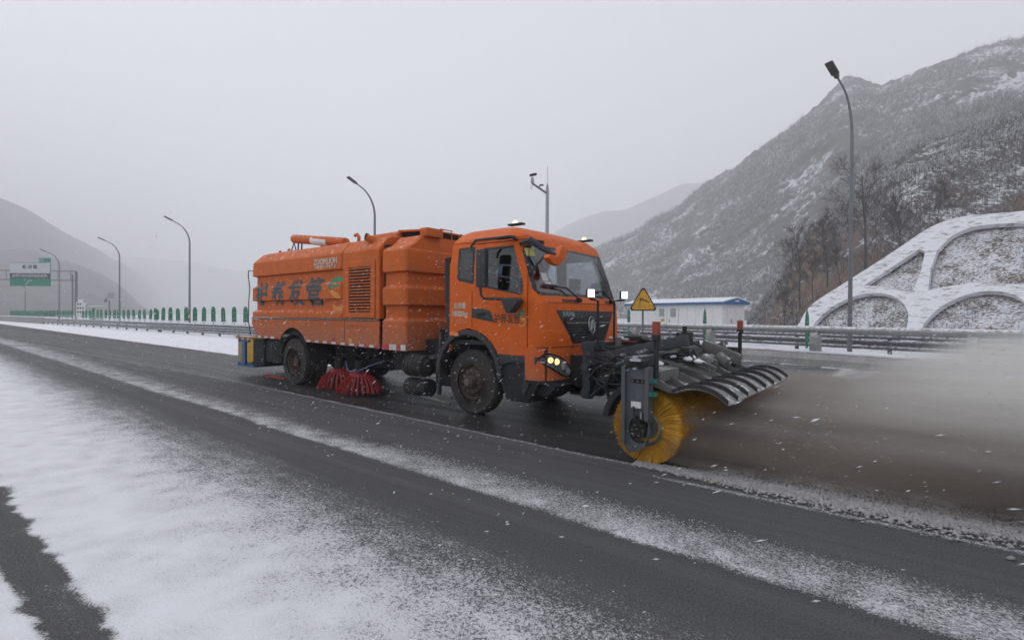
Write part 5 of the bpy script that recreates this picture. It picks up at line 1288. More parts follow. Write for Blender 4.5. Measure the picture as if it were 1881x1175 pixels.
MB().cyl(sw_c, sw_c - sw_n * .45, .03, 8).build('steering_column', M['black'], truck)
MB().obox((-4.52, 7.22, 2.08), (-4.50, 7.52, 2.08), .02, .17).build('tablet_screen', M['seal'], truck); MB().cyl((-4.52, 7.37, 1.85), (-4.51, 7.37, 2.02), .02, 8).build('tablet_stand', M['black'], truck)

# ------------------------------------------------------------------ driver
drv = thing('person', (-5.3, 7.70, 1.62), 'driver in an orange work vest sitting behind the steering wheel', 'person')
def skin_body(name, nodes, edges, mt, parent, sub=2, root=0):
    me = bpy.data.meshes.new(name); org = ORG[parent.name]
    me.from_pydata([(p[0] - org.x, p[1] - org.y, p[2] - org.z) for p, r in nodes], edges, [])
    o = link(name, me, mt, parent); o.modifiers.new('s', 'SKIN'); l = me.skin_vertices[0].data
    for i, (p, r) in enumerate(nodes):
        rr = r if isinstance(r, tuple) else (r, r); l[i].radius = rr; l[i].use_root = (i == root)
    sb_ = o.modifiers.new('d', 'SUBSURF'); sb_.levels = sub; sb_.render_levels = sub
    dg = bpy.context.evaluated_depsgraph_get(); me2 = bpy.data.meshes.new_from_object(o.evaluated_get(dg)); o.modifiers.clear(); o.data = me2
    me2.polygons.foreach_set('use_smooth', [True] * len(me2.polygons)); return o
bx, by = -5.36, 7.70
nodes = [((bx, by, 1.70), (.17, .14)), ((bx - .06, by, 1.90), (.16, .12)), ((bx - .05, by, 2.12), (.19, .12)), ((bx - .02, by, 2.25), .06), ((bx, by, 2.33), .05),
         ((bx - .03, by - .19, 2.17), .07), ((bx + .10, by - .25, 1.93), .052), ((bx + .36, by - .18, 1.98), .040), ((bx + .50, by - .15, 2.02), .030),
         ((bx - .03, by + .19, 2.17), .07), ((bx + .10, by + .25, 1.93), .052), ((bx + .36, by + .18, 1.98), .040), ((bx + .50, by + .15, 2.02), .030),
         ((bx + .22, by - .12, 1.68), .085), ((bx + .48, by - .14, 1.66), .065), ((bx + .55, by - .14, 1.30), .05),
         ((bx + .22, by + .12, 1.68), .085), ((bx + .48, by + .14, 1.66), .065), ((bx + .55, by + .14, 1.30), .05)]
edges = [(0,1),(1,2),(2,3),(3,4),(2,5),(5,6),(6,7),(7,8),(2,9),(9,10),(10,11),(11,12),(0,13),(13,14),(14,15),(0,16),(16,17),(17,18)]
body = skin_body('body', nodes, edges, M['vest'], drv)
head = MB()
hv = []
for i in range(13):
    t = PI * i / 12
    for k in range(16):
        a = 2*PI*k/16; x = math.sin(t)*math.cos(a)*.098; y = math.sin(t)*math.sin(a)*.078; z = math.cos(t)*.125
        if z < 0: x *= 1 - .10*(-z/.125); y *= 1 - .28*(-z/.125)
        hv.append((bx + .02 + x, by + y, 2.46 + z))
head.add(hv, [(i*16+k, i*16+(k+1) % 16, (i+1)*16+(k+1) % 16, (i+1)*16+k) for i in range(12) for k in range(16)])
hd = head.build('head', M['skin'], drv, smooth=True)
MB().prism([(0, 0), (.025, -.015), (0, .045)], lambda u, v, d: (bx + .112 + u, by - .012 + d, 2.445 + v), .024).build('nose', M['skin'], hd, bevel=.004)
for sg in (-1, 1):
    MB().cyl((bx + .105, by + sg * .032, 2.475), (bx + .112, by + sg * .032, 2.475), .011, 10).build('eye', M['hair'], hd)
    MB().lathe([(0, .028), (.012, .022), (.014, .001)], (bx + .02, by + sg * .076, 2.46), (0, sg, 0), 10).build('ear', M['skin'], hd)
MB().box(bx + .098, bx + .108, by - .024, by + .024, 2.398, 2.404).build('mouth', M['red'], hd)
cap = [(r * 1.06, z) for r, z in ((.098, -.02), (.099, .03), (.085, .08), (.05, .118), (.001, .128))]
MB().lathe([(z, r) for r, z in cap], (bx + .005, by, 2.47), (0, 0, 1), 18).build('hair', M['hair'], drv, smooth=True)
for sg in (-1, 1):
    hx, hy, hz = bx + .52, by + sg * .15, 2.02
    hn = [((hx - .03, hy, hz), .026), ((hx + .04, hy, hz + .01), (.035, .018)), ((hx + .075, hy, hz + .012), (.034, .015))]; he = [(0, 1), (1, 2)]
    for f_ in range(4):
        off = (f_ - 1.5) * .021; ln = (.070, .078, .072, .058)[f_]; b0 = len(hn)
        hn += [((hx + .085, hy + off, hz + .015), .010), ((hx + .085 + ln * .5, hy + off, hz - .005), .009), ((hx + .08 + ln * .55, hy + off, hz - .04), .008)]
        he += [(2, b0), (b0, b0 + 1), (b0 + 1, b0 + 2)]
    b0 = len(hn); hn += [((hx + .02, hy - sg * .035, hz), .011), ((hx + .055, hy - sg * .05, hz - .02), .009)]; he += [(1, b0), (b0, b0 + 1)]
    skin_body('hand', hn, he, M['skin'], drv, sub=1)

# ------------------------------------------------------------------ front broom attachment
BR = thing('snow_broom', (-2.27, 6.8, 0), 'wide snow broom on the truck nose, yellow bristles under a ribbed black hood', 'snow broom')
BC = Vector((-2.27, 5.17, .385)); BL = 3.25
core = MB().cyl((BC.x, BC.y + .02, BC.z), (BC.x, BC.y + BL, BC.z), .13, 24).build('brush_core', M['mgrey'], BR, smooth=True)
ns = []; Vb = []; Fb = []; rr_ = np.random.default_rng(4); k0 = 0
ny = 58
for j in range(ny):
    y = BC.y + .03 + BL * (j / ny) ** 1.15; nb = 1000 if j < 5 else 250
    a = rr_.random(nb) * 2 * PI; tuft = np.round(a / (2*PI) * 64) / 64 * 2 * PI; a = a * .70 + tuft * .30
    sw = .10 + .05 * np.sin(a * 3 + j); r0_ = .13 + 0 * a; r1_ = .378 + rr_.normal(0, .006, nb) + .004 * np.sin(a * 5 + 1)
    r1_ = np.where(-np.sin(a) > .86, np.minimum(r1_, .375 / np.maximum(-np.sin(a), .5)), r1_)
    yy = y + rr_.normal(0, .012, nb); wv = .0042
    for frac in (1,):
        p0 = np.stack([BC.x + r0_ * np.cos(a), yy, BC.z + r0_ * np.sin(a)], -1); am = a - sw * .35; rm = r0_ + (r1_ - r0_) * .55
        p1 = np.stack([BC.x + rm * np.cos(am), yy + rr_.normal(0, .006, nb), BC.z + rm * np.sin(am)], -1); ae = a - sw
        p2 = np.stack([BC.x + r1_ * np.cos(ae), yy - .02 * (j < 4) + rr_.normal(0, .016, nb), BC.z + r1_ * np.sin(ae)], -1)
        t = np.stack([-np.sin(a), np.zeros(nb), np.cos(a)], -1) * wv; yv = np.array([0, wv, 0])
        vs = np.stack([p0 - t, p0 + t, p1 - t - yv * .2, p1 + t, p2 - t * .8, p2 + t * .8, p0 + yv, p1 + yv, p2 + yv], 1).reshape(-1, 3)
        base = np.arange(nb)[:, None] * 9 + k0; Vb.append(vs)
        for q in ((0, 1, 3, 2), (2, 3, 5, 4), (1, 6, 7, 3), (3, 7, 8, 5)): Fb.append(base + np.array(q)[None, :])
        k0 += nb * 9
np_mesh('bristles', np.concatenate(Vb), np.concatenate(Fb), M['bristle'], core, kind='stuff')
MB().lathe([(0, .14), (0, .30), (.05, .345), (BL - .05, .345), (BL, .14)], BC + Vector((0, .045, 0)), (0, 1, 0), 48).build('brush_pack', M['bristle'], core, smooth=True)
# end bearing plate and drive motor
ep = MB().prism([(-2.46, .20), (-2.40, .12), (-2.33, .14), (-2.22, .20), (-2.19, .45), (-2.19, 1.02), (-2.46, 1.02)], lambda u, v, d: (u, 5.03 + d, v), .05,
           [[(-2.29 + .115*math.cos(2*PI*k/20), .375 + .145*math.sin(2*PI*k/20)) for k in range(20)]]).build('end_plate', M['plate'], BR, bevel=.008)
MB().box(-2.47, -2.43, 4.98, 5.10, .22, 1.03).build('plate_flange', M['plate'], ep); MB().box(-2.21, -2.17, 4.98, 5.10, .48, 1.03).build('plate_flange', M['plate'], ep)
MB().box(-2.375, -2.265, 5.016, 5.028, .60, .665).build('type_label', M['white'], ep)
MB().prism([(-2.38, .86), (-2.22, .86), (-2.22, .90), (-2.38, .90)], lambda u, v, d: (u, 5.02 + d, v), .01).build('slot', M['dark'], ep)
for x in (-2.36, -2.30, -2.25): MB().cyl((x, 5.01, .88), (x, 5.03, .88), .012, 6).build('bolt', M['mgrey'], ep)
mo = MB().cyl((-2.29, 5.0, .375), (-2.29, 5.16, .375), .085, 20).build('drive_motor', M['chassis'], BR, bevel=.01)
for k in range(6): MB().cyl((-2.29 + .06*math.cos(k), 4.985, .375 + .06*math.sin(k*1.05)), (-2.29 + .06*math.cos(k), 5.0, .375 + .06*math.sin(k*1.05)), .01, 6).build('bolt', M['hub'], mo)
MB().lathe([(0, .16), (.02, .175), (.04, .14)], (-2.255, 5.11, .37), (0, 1, 0), 32).build('end_ring', M['mgrey'], core, smooth=True)
MB().tube([(-2.26, 4.99, .42), (-2.30, 4.96, .50), (-2.33, 4.98, .62)], .014, 6).build('motor_hose', M['black'], mo); MB().cyl((-2.25, 4.985, .50), (-2.25, 4.985, .57), .012, 6).build('fitting', M['silver'], mo)
MB().prism([(-2.46, .14), (-2.40, .12), (-2.33, .14), (-2.22, .20), (-2.19, .45), (-2.19, 1.0), (-2.46, 1.0)], lambda u, v, d: (u, 8.47 + d, v), .05).build('end_plate', M['plate'], BR)
MB().box(-2.42, -2.22, 4.98, 5.12, 1.02, 1.10).build('bearing_block', M['chassis'], BR, bevel=.02)
MB().box(-2.36, -2.24, 4.95, 4.99, 1.09, 1.115).build('silver_clamp', M['silver'], BR)
MB().cyl((-2.33, 5.02, 1.0), (-2.33, 5.02, 1.14), .03, 10).build('jack_screw', M['silver'], BR)
# rear rubber fender, seen left of the end plate
fpts = [(BC.x + .50*math.cos(a), BC.z + .50*math.sin(a)) for a in np.linspace(1.75, 3.0, 18)] + [(BC.x + .43*math.cos(a), BC.z + .43*math.sin(a)) for a in np.linspace(3.0, 1.75, 18)]
MB().prism(fpts, lambda u, v, d: (u, 5.12 + d, v), BL).build('rear_fender', M['black'], BR, bevel=.006)
# hood: flat deck behind, valley, then the arched apron in front, in bays between the ribs
hp_ = [(-2.36, .88), (-2.22, .835), (-1.99, .775), (-1.90, .815), (-1.80, .84), (-1.70, .842), (-1.60, .82), (-1.52, .78), (-1.44, .72)]
ribY = [5.16, 5.50, 5.88, 6.28, 6.70, 7.12, 7.54, 7.98]
for i in range(len(ribY) - 1):
    mb = MB(); P1 = arc(hp_, 3); sag = .012
    up = [(a, b) for a, b in P1]; dn = [(a, b - .012) for a, b in reversed(P1)]
    mb.prism(up + dn, lambda u, v, d: (u, ribY[i] + .012 + d, v - sag * (1 if u > -1.9 else 0)), ribY[i+1] - ribY[i] - .024); mb.build('hood_panel', M['hood'], BR)
for y in ribY:
    P1 = arc(hp_[2:], 4); up = [(a, b + .034) for a, b in P1]; dn = [(a, b - .006) for a, b in reversed(P1)]
    MB().prism(up + dn, lambda u, v, d: (u, y - .015 + d, v), .030).build('hood_rib', M['rib'], BR)
    MB().prism([(-2.36, .87), (-1.98, .765), (-1.98, .82), (-2.12, .90), (-2.36, .955)], lambda u, v, d: (u, y - .009 + d, v), .018).build('hood_bracket', M['mgrey'], BR)
MB().box(-2.43, -2.33, 5.05, 8.50, .84, .97).build('hood_beam', M['mgrey'], BR, bevel=.01)
MB().box(-2.30, -2.14, 5.20, 5.75, .86, .98).build('hood_bracket_box', M['mgrey'], BR, bevel=.01)
# frame over the broom
MB().box(-2.66, -2.50, 6.86, 8.45, .98, 1.14).build('cross_beam', M['mgrey'], BR, bevel=.012)
MB().obox((-2.52, 7.7, 1.15), (-2.0, 7.72, .95), .10, .15).build('support_arm', M['mgrey'], BR, bevel=.01)
MB().obox((-2.45, 5.12, 1.05), (-2.62, 6.9, 1.02), .13, .13).build('cross_beam', M['frame'], BR, bevel=.012)
MB().obox((-3.62, 6.32, .93), (-2.16, 6.05, 1.28), .12, .13).build('push_arm', M['frame'], BR, bevel=.01)
MB().obox((-3.62, 7.85, .93), (-2.55, 7.6, 1.15), .12, .12).build('push_arm', M['frame'], BR, bevel=.01)
MB().obox((-3.60, 6.5, .62), (-2.60, 6.2, .95), .09, .09).build('push_arm', M['frame'], BR, bevel=.01)
MB().obox((-3.60, 7.6, .62), (-2.60, 7.4, .95), .09, .09).build('push_arm', M['frame'], BR, bevel=.01)
# mounting plate with uprights on the truck's nose
for y in (6.30, 6.62, 7.55, 7.85): MB().box(-3.72, -3.60, y, y + .11, .40, 1.20).build('upright', M['frame'], BR, bevel=.008)
for z in (.42, .78, 1.08): MB().box(-3.74, -3.62, 6.28, 7.98, z, z + .10).build('mount_bar', M['frame'], BR, bevel=.008)
MB().box(-4.05, -3.74, 6.50, 7.8, .40, .55).build('mount_base', M['chassis'], BR, bevel=.02)
MB().box(-4.05, -3.70, 6.50, 6.58, .42, .98).build('mount_bracket', M['chassis'], BR, bevel=.01)
MB().box(-3.58, -3.38, 6.62, 7.25, .50, 1.12).build('hydraulic_tank', M['chassis'], BR, bevel=.02)
MB().box(-3.56, -3.30, 7.25, 7.6, .60, 1.25).build('valve_block', M['chassis'], BR, bevel=.02)
for k in range(9): MB().box(-3.375, -3.36, 6.66 + .065*k, 6.69 + .065*k, .54, 1.08).build('cooler_fin', M['frame'], BR)
MB().cyl((-3.5, 6.95, 1.12), (-3.5, 6.95, 1.25), .05, 12).build('tank_cap', M['mgrey'], BR)
MB().cyl((-3.72, 6.46, .88), (-3.72, 6.46, 1.0), .02, 8).build('red_valve', M['red'], BR); MB().box(-3.60, -3.58, 6.64, 6.70, .84, .92).build('red_tag', M['red'], BR)
MB().cyl((-3.56, 6.8, .56), (-2.75, 6.5, .82), .045, 12).build('hydraulic_cylinder', M['frame'], BR); MB().cyl((-2.95, 6.57, .75), (-2.45, 6.4, .91), .022, 10).build('piston_rod', M['silver'], BR)
MB().cyl((-3.5, 7.4, 1.25), (-2.8, 7.3, 1.18), .05, 12).build('hydraulic_cylinder', M['mgrey'], BR, bevel=.01); MB().cyl((-3.75, 7.15, 1.22), (-3.45, 7.2, 1.20), .022, 10).build('piston_rod', M['silver'], BR)
MB().tube([(-2.42, 5.2, 1.12), (-2.75, 5.7, .98), (-3.6, 6.3, .42)], .02, 6).build('tie_rod', M['frame'], BR)
# coil spring, motor, small gear on the beam
def coil(c, ax, r, ln, turns, wr, name, mt):
    ax = Vector(ax).normalized(); a = ax.orthogonal().normalized(); b = ax.cross(a); c = Vector(c)
    MB().tube([c + ax * ln * k / (turns*12) + (a*math.cos(2*PI*k/12) + b*math.sin(2*PI*k/12)) * r for k in range(turns*12 + 1)], wr, 6).build(name, mt, BR, smooth=True)
coil((-2.38, 6.55, .92), (.12, 0, 1), .065, .26, 6, .014, 'coil_spring', M['mgrey'])
MB().cyl((-2.38, 6.55, .90), (-2.35, 6.55, 1.22), .022, 8).build('spring_rod', M['frame'], BR)
coil((-2.1, 7.9, .86), (-.7, 0, .6), .05, .32, 7, .012, 'coil_spring', M['chassis'])
gb = MB().box(-2.62, -2.46, 6.9, 7.15, 1.14, 1.34).build('actuator', M['chassis'], BR, bevel=.02); MB().cyl((-2.54, 7.02, 1.34), (-2.54, 7.02, 1.42), .03, 10).build('grease_cap', M['chassis'], gb)
MB().cyl((-2.3, 7.05, .98), (-2.15, 7.0, .90), .10, 16).build('swivel_motor', M['mgrey'], BR, bevel=.01); MB().cyl((-2.25, 7.55, 1.0), (-2.1, 7.5, .9), .08, 16).build('swivel_motor', M['mgrey'], BR, bevel=.01)
MB().obox((-2.55, 6.95, 1.02), (-2.05, 6.75, .86), .05, .12).build('link_plate', M['mgrey'], BR, bevel=.008); MB().obox((-2.5, 6.2, 1.02), (-1.98, 6.55, .82), .035, .035).build('link_rod', M['mgrey'], BR); MB().obox((-2.5, 5.9, 1.06), (-1.98, 6.4, .84), .03, .03).build('link_rod', M['mgrey'], BR)
MB().box(-2.32, -2.16, 8.0, 8.25, .90, 1.10).build('bearing_block', M['chassis'], BR, bevel=.02); MB().lathe([(0, .07), (.03, .09), (.06, .05)], (-2.3, 7.85, 1.03), (-.3, 0, 1), 12).build('snow_lump', M['snowm'], BR, smooth=True)
MB().obox((-2.35, 8.05, 1.18), (-2.22, 7.95, .86), .04, .09).build('link_plate', M['mgrey'], BR)
# hoses
rd = random.Random(11); mhose = M['black']
for k in range(22):
    a = Vector((-3.45 + rd.uniform(-.1, .2), 6.35 + rd.uniform(0, 1.3), rd.uniform(.85, 1.15))); b = Vector((rd.uniform(-2.7, -2.3), rd.uniform(5.9, 7.7), rd.uniform(.95, 1.15)))
    m1 = a.lerp(b, .3) + Vector((rd.uniform(-.1, .1), rd.uniform(-.1, .1), rd.uniform(-.15, .28))); m2 = a.lerp(b, .7) + Vector((rd.uniform(-.1, .1), rd.uniform(-.1, .1), rd.uniform(-.2, .22)))
    pts = []
    for i in range(15):
        t = i / 14; pts.append(a*(1-t)**3 + m1*3*t*(1-t)**2 + m2*3*t*t*(1-t) + b*t**3)
    MB().tube(pts, rd.choice((.012, .015, .018)), 6).build('hydraulic_hose', mhose, BR, fixn=False, smooth=True)
for k in range(20):   # looser hoses on the near side of the frame
    a = Vector((rd.uniform(-3.55, -3.3), rd.uniform(5.9, 6.5), rd.uniform(.6, 1.1))); b = Vector((rd.uniform(-2.75, -2.35), rd.uniform(5.3, 6.2), rd.uniform(.85, 1.12)))
    m1 = a + Vector((rd.uniform(.05, .3), rd.uniform(-.25, .05), rd.uniform(-.25, .30))); m2 = b + Vector((rd.uniform(-.35, -.1), rd.uniform(-.1, .1), rd.uniform(-.28, .18)))
    pts = [a*(1-t)**3 + m1*3*t*(1-t)**2 + m2*3*t*t*(1-t) + b*t**3 for t in [i / 14 for i in range(15)]]
    MB().tube(pts, rd.choice((.011, .014, .017)), 6).build('hydraulic_hose', mhose, BR, fixn=False, smooth=True)
    if k % 2 == 0: MB().cyl(b, b + Vector((.06, .0, .012)), .019, 8).build('hose_fitting', M['silver'] if k % 4 == 0 else M['mgrey'], BR)
for k in range(9):
    p_ = Vector((rd.uniform(-2.7, -2.15), rd.uniform(5.5, 7.9), rd.uniform(.93, 1.02))); MB().lathe([(0, .05), (.02, .06), (.045, .03), (.055, .001)], p_, (rd.uniform(-.2, .2), rd.uniform(-.2, .2), 1), 9).build('snow_lump', M['snowm'], BR, smooth=True)
for x0, y0, z0, x1, y1, z1, r in ((-2.75, 5.45, .98, -2.45, 5.35, 1.10, .035), (-2.95, 6.0, .9, -2.6, 5.8, 1.12, .03), (-3.3, 6.1, .72, -3.0, 6.0, .78, .05), (-2.6, 5.6, 1.1, -2.6, 5.9, 1.12, .045)):
    MB().cyl((x0, y0, z0), (x1, y1, z1), r, 12).build('hydraulic_cylinder', M['frame'], BR, bevel=.006)
for k in range(7):   # dense bundle beside the near post
    y0 = 6.2 + .05*k; pts = [(-2.9 + .02*k, y0, 1.0), (-2.7, y0 + .05, 1.14 + .01*k), (-2.45, y0 + .12, 1.22 - .012*k), (-2.3, y0 + .2, 1.12), (-2.25, y0 + .25, .95)]
    MB().tube([(a, b, 0)[0:0] or (a, b, c) for a, b, c in pts], .014, 6).build('hydraulic_hose', mhose, BR, fixn=False, smooth=True)
for k in range(4): MB().tube([(-3.68, 6.5 + .05*k, .45), (-3.45, 6.2 + .02*k, .55 + .08*k), (-3.25, 6.15, .95), (-3.3, 6.3, 1.08)], .016, 6).build('hydraulic_hose', mhose, BR, fixn=False, smooth=True)
MB().tube([(-2.7, 5.25, .95), (-2.85, 5.35, .75), (-2.8, 5.4, .50), (-2.65, 5.3, .45)], .022, 8).build('hydraulic_hose', mhose, BR, smooth=True)
MB().tube([(-4.05, 6.55, 1.08), (-3.9, 6.45, 1.13), (-3.75, 6.6, 1.12), (-3.6, 7.0, 1.18), (-3.3, 7.3, 1.17)], .009, 5).build('red_hose', mat('red_cable', (.32, .03, .03), .5), BR)
for y in (5.15, 8.32):      # marker posts
    p_ = MB().cyl((-2.16, y, .92), (-2.16, y, 1.40), .028, 10).build('marker_post', M['black'], BR)
    MB().cyl((-2.16, y, 1.36), (-2.16, y, 1.50), .043, 14).build('red_top', M['red'], p_, bevel=.006)
    MB().cyl((-2.16, y, 1.30), (-2.16, y, 1.365), .048, 14).build('collar', M['black'], p_, bevel=.006)
MB().box(-2.17, -2.12, 5.0, 5.10, .735, .775).build('teal_marker', mat('teal_plastic', (.02, .22, .20), .5), BR); MB().box(-2.17, -2.12, 5.0, 5.10, .875, .905).build('teal_marker', mat('teal_plastic2', (.02, .18, .17), .5), BR)
def work_lamp(y, z, yp):
    p_ = MB().tube([(-3.62, yp, 1.05), (-3.62, yp, z - .10), (-3.62, yp + (y - yp) * .6, z - .085), (-3.62, y, z - .075), (-3.62, y, z - .05)], .018, 8).build('lamp_post', M['black'], BR, smooth=True)
    c_ = Vector((-3.62, y, z)); nrm = Vector((.78, -.62, 0)).normalized()
    MB().obox(c_ - nrm * .03, c_ + nrm * .03, .115, .125).build('lamp_body', M['black'], p_, bevel=.01)
    MB().obox(c_ + nrm * .030, c_ + nrm * .036, .098, .108).build('led_panel', M['led'], p_, bevel=.002)
work_lamp(6.33, 1.87, 6.55); work_lamp(7.36, 1.88, 7.05)

# ------------------------------------------------------------------ loose snow: grains on the strip, clods on the swept edge
def grains(name, n_, xr_, yfun, smin, smax, mt, label, seed, h0=.0):
    r = np.random.default_rng(seed); x = xr_[0] + (xr_[1] - xr_[0]) * r.random(n_) ** .8; y = yfun(x, r)
    s = smin + (smax - smin) * r.random(n_) ** 2; zc = h0 + s * .3
    O = np.array([(1,0,0),(-.9,.1,0),(0,1,.1),(.1,-1,0),(0,.1,.75),(0,0,-.6)]); T = np.array([(0,2,4),(2,1,4),(1,3,4),(3,0,4),(2,0,5),(1,2,5),(3,1,5),(0,3,5)])
    th = r.random(n_) * 2 * PI; c, s_n = np.cos(th), np.sin(th); jit = 1 + (r.random((n_, 6, 3)) - .5) * .7
    P_ = O[None] * jit * s[:, None, None]; Q = np.stack([P_[..., 0]*c[:, None] - P_[..., 1]*s_n[:, None], P_[..., 0]*s_n[:, None] + P_[..., 1]*c[:, None], P_[..., 2]], -1)
    Q += np.stack([x, y, zc], -1)[:, None, :]
    o = np_mesh(name, Q.reshape(-1, 3), (T[None] + np.arange(n_)[:, None, None] * 6).reshape(-1, 3), mt, kind='stuff'); o['label'] = label; o['category'] = 'snow'; return o
m_gr = mat('grainy_snow', (.36, .36, .37), .9); m_cl = mat('dirty_snow_clods', (.36, .355, .36), .95, dirt=.6, dirtcol=(.15, .14, .135), dscale=9)
e1f = lambda x: 3.30 + .03 * np.maximum(0, -x)
grains('snow_grains', 26000, (2.0, -5.0), lambda x, r: e1f(x) + np.minimum(np.abs(r.normal(0, .30, len(x))), .62 * r.random(len(x)) ** .5) + r.normal(0, .012, len(x)), .003, .009, m_gr, 'grainy slush strip between the two driving lanes', 3)
grains('snow_grains', 9000, (.8, -7), lambda x, r: 2.15 + .04*np.maximum(0, -x-1) + r.normal(-.50, .36, len(x)), .003, .009, m_gr, 'loose grains at the ragged edge of the near snow field', 4)
grains('snow_clods', 17000, (3.0, -2.35), lambda x, r: 5.08 + .10 * sst(-2.3, 1, x) + r.normal(0, .12, len(x)) * (.3 + .9 * sst(-2.4, 0, x)), .006, .028, m_cl, 'dirty ridge of clods thrown beside the broom', 5, .004)

# ------------------------------------------------------------------ plume of snow thrown up by the broom
def plume():
    o = MB().box(-2.15, 9.5, 5.0, 13.5, .03, 2.3).build('snow_plume', None, None, kind='stuff')
    o['label'] = 'grey brown plume of snow and spray thrown forward by the broom'; o['category'] = 'snow spray'
    m = bpy.data.materials.new('snow_spray'); m.use_nodes = True; n = m.node_tree; n.nodes.clear()
    out = nd(n, 'ShaderNodeOutputMaterial'); pv = nd(n, 'ShaderNodeVolumePrincipled'); n.links.new(pv.outputs[0], out.inputs['Volume'])
    tc = nd(n, 'ShaderNodeTexCoord'); sx = nd(n, 'ShaderNodeSeparateXYZ'); n.links.new(tc.outputs['Object'], sx.inputs[0])
    x, y, z = sx.outputs
    nz = noise(n, 1.7, 6, .68, stretch=(.16, 1.0, 3.2)); nz2 = rng(n, nz, .32, .68, -.5, .5)
    big = rng(n, noise(n, .7, 3, .6, stretch=(.4, 1, 1.2)), .3, .7, -.5, .5)
    # height of the cloud grows from the apron edge forward
    mr = nd(n, 'ShaderNodeMapRange', interpolation_type='SMOOTHERSTEP'); n.links.new(x, mr.inputs[0]); mr.inputs[1].default_value = -2.0; mr.inputs[2].default_value = 1.6; mr.inputs[3].default_value = .45; mr.inputs[4].default_value = 1.30
    h = mth(n, 'ADD', mr.outputs[0], mth(n, 'ADD', mth(n, 'MULTIPLY', nz2, .22), mth(n, 'MULTIPLY', big, .18)))
    d = mth(n, 'SUBTRACT', h, z)
    top = nd(n, 'ShaderNodeMapRange', interpolation_type='SMOOTHSTEP'); n.links.new(d, top.inputs[0]); top.inputs[1].default_value = -.18; top.inputs[2].default_value = .62
    nr = nd(n, 'ShaderNodeMapRange', interpolation_type='SMOOTHSTEP'); n.links.new(mth(n, 'ADD', y, mth(n, 'MULTIPLY', nz2, .22)), nr.inputs[0]); nr.inputs[1].default_value = 5.05; nr.inputs[2].default_value = 5.35
    fr = nd(n, 'ShaderNodeMapRange', interpolation_type='SMOOTHSTEP'); n.links.new(y, fr.inputs[0]); fr.inputs[1].default_value = 13.0; fr.inputs[2].default_value = 10.0
    st = nd(n, 'ShaderNodeMapRange', interpolation_type='SMOOTHSTEP'); n.links.new(x, st.inputs[0]); st.inputs[1].default_value = -2.12; st.inputs[2].default_value = -1.9
    low = rng(n, z, 0, 1.2, 1.0, .5)
    v = mth(n, 'MULTIPLY', top.outputs[0], mth(n, 'MULTIPLY', nr.outputs[0], mth(n, 'MULTIPLY', fr.outputs[0], st.outputs[0])))
    nearb = rng(n, x, -2.05, -.9, 8.0, 1.0); v = mth(n, 'MULTIPLY', v, nearb); v = mth(n, 'MULTIPLY', v, low); v = mth(n, 'MULTIPLY', v, rng(n, nz, .40, .60, .10, 1.75))
    n.links.new(mth(n, 'MULTIPLY', v, PLUME), pv.inputs['Density'])
    # spray colour runs from brown low down to pale grey higher and forward
    cr = mixc(n, rng(n, mth(n, 'ADD', z, mth(n, 'MULTIPLY', x, .07)), .22, 1.0), (.37, .32, .285), (.90, .895, .87))
    n.links.new(cr, pv.inputs['Color']); pv.inputs['Anisotropy'].default_value = .2
    o.data.materials.append(m); return o
PLUME = 3.8
plume()
def flakes(name, n_, lo, hi, smin, smax, label, seed, drift, keep=None, mt=None):
    """wind-drawn snow flakes: slim irregular grains lying along the wind"""
    r = np.random.default_rng(seed); P_ = np.array(lo) + (np.array(hi) - np.array(lo)) * r.random((n_, 3))
    if keep is not None: P_ = P_[keep(P_, r)]
    n_ = len(P_); s = smin + (smax - smin) * r.random(n_) ** 3
    d = np.array(drift)[None] + r.normal(0, .13, (n_, 3)); d /= np.linalg.norm(d, axis=1, keepdims=True)
    a = np.cross(d, np.array([.3, .2, .9])[None]); a /= np.linalg.norm(a, axis=1, keepdims=True); b = np.cross(d, a)
    L = s * (1.8 + 2.4 * r.random(n_)); j = 1 + (r.random((n_, 6)) - .5) * .5
    V_ = np.stack([P_ + d * (L * j[:, 0])[:, None], P_ - d * (L * j[:, 1])[:, None], P_ + a * (s * .55 * j[:, 2])[:, None], P_ - a * (s * .55 * j[:, 3])[:, None], P_ + b * (s * .5 * j[:, 4])[:, None], P_ - b * (s * .5 * j[:, 5])[:, None]], 1)
    T = np.array([(0,2,4),(2,1,4),(1,3,4),(3,0,4),(2,0,5),(1,2,5),(3,1,5),(0,3,5)])
    o = np_mesh(name, V_.reshape(-1, 3), (T[None] + np.arange(n_)[:, None, None] * 6).reshape(-1, 3), mt or M['snowm'], kind='stuff'); o['label'] = label; o['category'] = 'snow'; return o
m_fl = bpy.data.materials.new('falling_flake'); m_fl.use_nodes = True; n = m_fl.node_tree; n.nodes.clear()
out = nd(n, 'ShaderNodeOutputMaterial'); df = nd(n, 'ShaderNodeBsdfDiffuse'); tr_ = nd(n, 'ShaderNodeBsdfTranslucent'); ms = nd(n, 'ShaderNodeMixShader')
df.inputs[0].default_value = (.92, .93, .95, 1); tr_.inputs[0].default_value = (.92, .93, .95, 1)
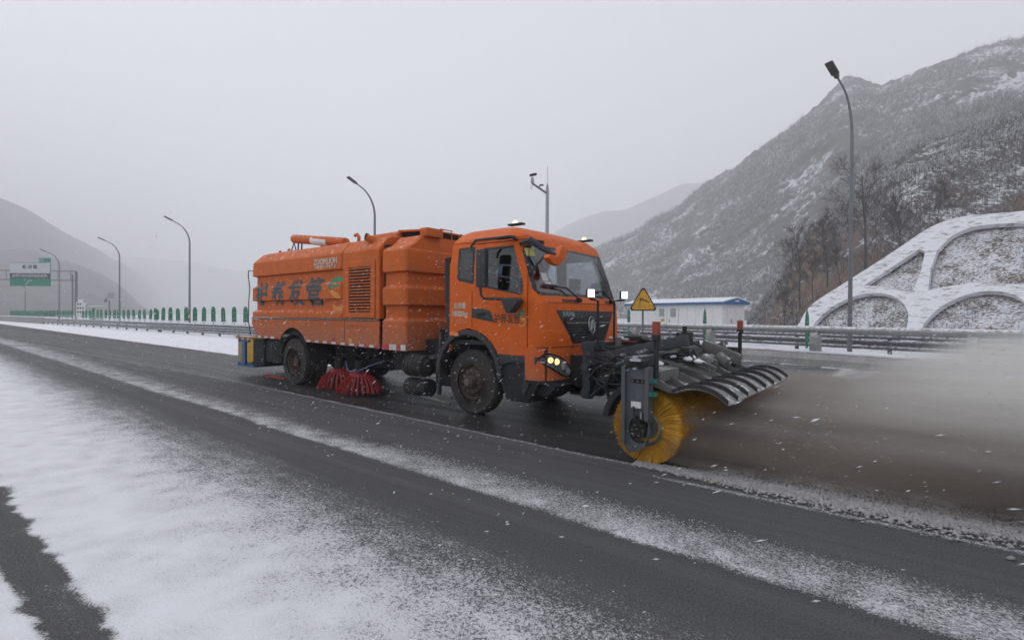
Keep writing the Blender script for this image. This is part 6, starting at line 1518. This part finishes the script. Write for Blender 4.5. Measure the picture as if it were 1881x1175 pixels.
n.links.new(df.outputs[0], ms.inputs[1]); n.links.new(tr_.outputs[0], ms.inputs[2]); n.links.new(ms.outputs[0], out.inputs[0])
for i_ in range(1):
    flakes('falling_snow', 9000, (-20, 1.2, .02), (5, 18, 2.3), .004, .010, 'snow flakes drifting through the air', 8, (-.80, .1, -.35), keep=lambda P_, r: (P_[:, 0]**2 + P_[:, 1]**2 > 4.0) & ((P_[:, 2] < 1.6) | ((P_[:, 0] > -13) & (P_[:, 0] < -4))) & ~((P_[:, 0] > -6) & (P_[:, 0] < -4.2) & (P_[:, 1] > 5.9) & (P_[:, 1] < 8.4) & (P_[:, 2] > 1) & (P_[:, 2] < 3)), mt=m_fl)
flakes('falling_snow', 2600, (-13, 3.0, .05), (-3, 6.2, 2.3), .003, .0085, 'fine snow flakes blowing past the near side of the truck', 18, (-.80, .1, -.35), keep=lambda P_, r: (P_[:, 1] < 5.7) & ((P_[:, 2] < 1.6) | ((P_[:, 0] < -3.0) & (P_[:, 0] > -8) & (P_[:, 1] > 4))), mt=m_fl)
flakes('spray_grains', 16000, (-1.9, 5.05, .02), (5, 7.5, 1.4), .002, .007, 'grains of snow flying in the plume in front of the broom', 9, (.96, .05, .12), keep=lambda P_, r: P_[:, 2] < (.35 + .35 * (P_[:, 0] + 1.9)) * r.random(len(P_)) ** .5 + .1, mt=mat('spray_grain', (.46, .44, .42), .9))

# ------------------------------------------------------------------ the hazy air
hz = MB().box(-4000, 3000, -1200, 4000, -2.5, 430).build('haze', None, None, kind='stuff')
hz['label'] = 'pale snowy haze filling the valley air'; hz['category'] = 'haze'
m = bpy.data.materials.new('haze_air'); m.use_nodes = True; n = m.node_tree; n.nodes.clear()
out = nd(n, 'ShaderNodeOutputMaterial'); pv = nd(n, 'ShaderNodeVolumePrincipled'); n.links.new(pv.outputs[0], out.inputs['Volume'])
pv.inputs['Color'].default_value = (.985, .987, .992, 1); pv.inputs['Density'].default_value = .0011; pv.inputs['Anisotropy'].default_value = .0
hz.data.materials.append(m)
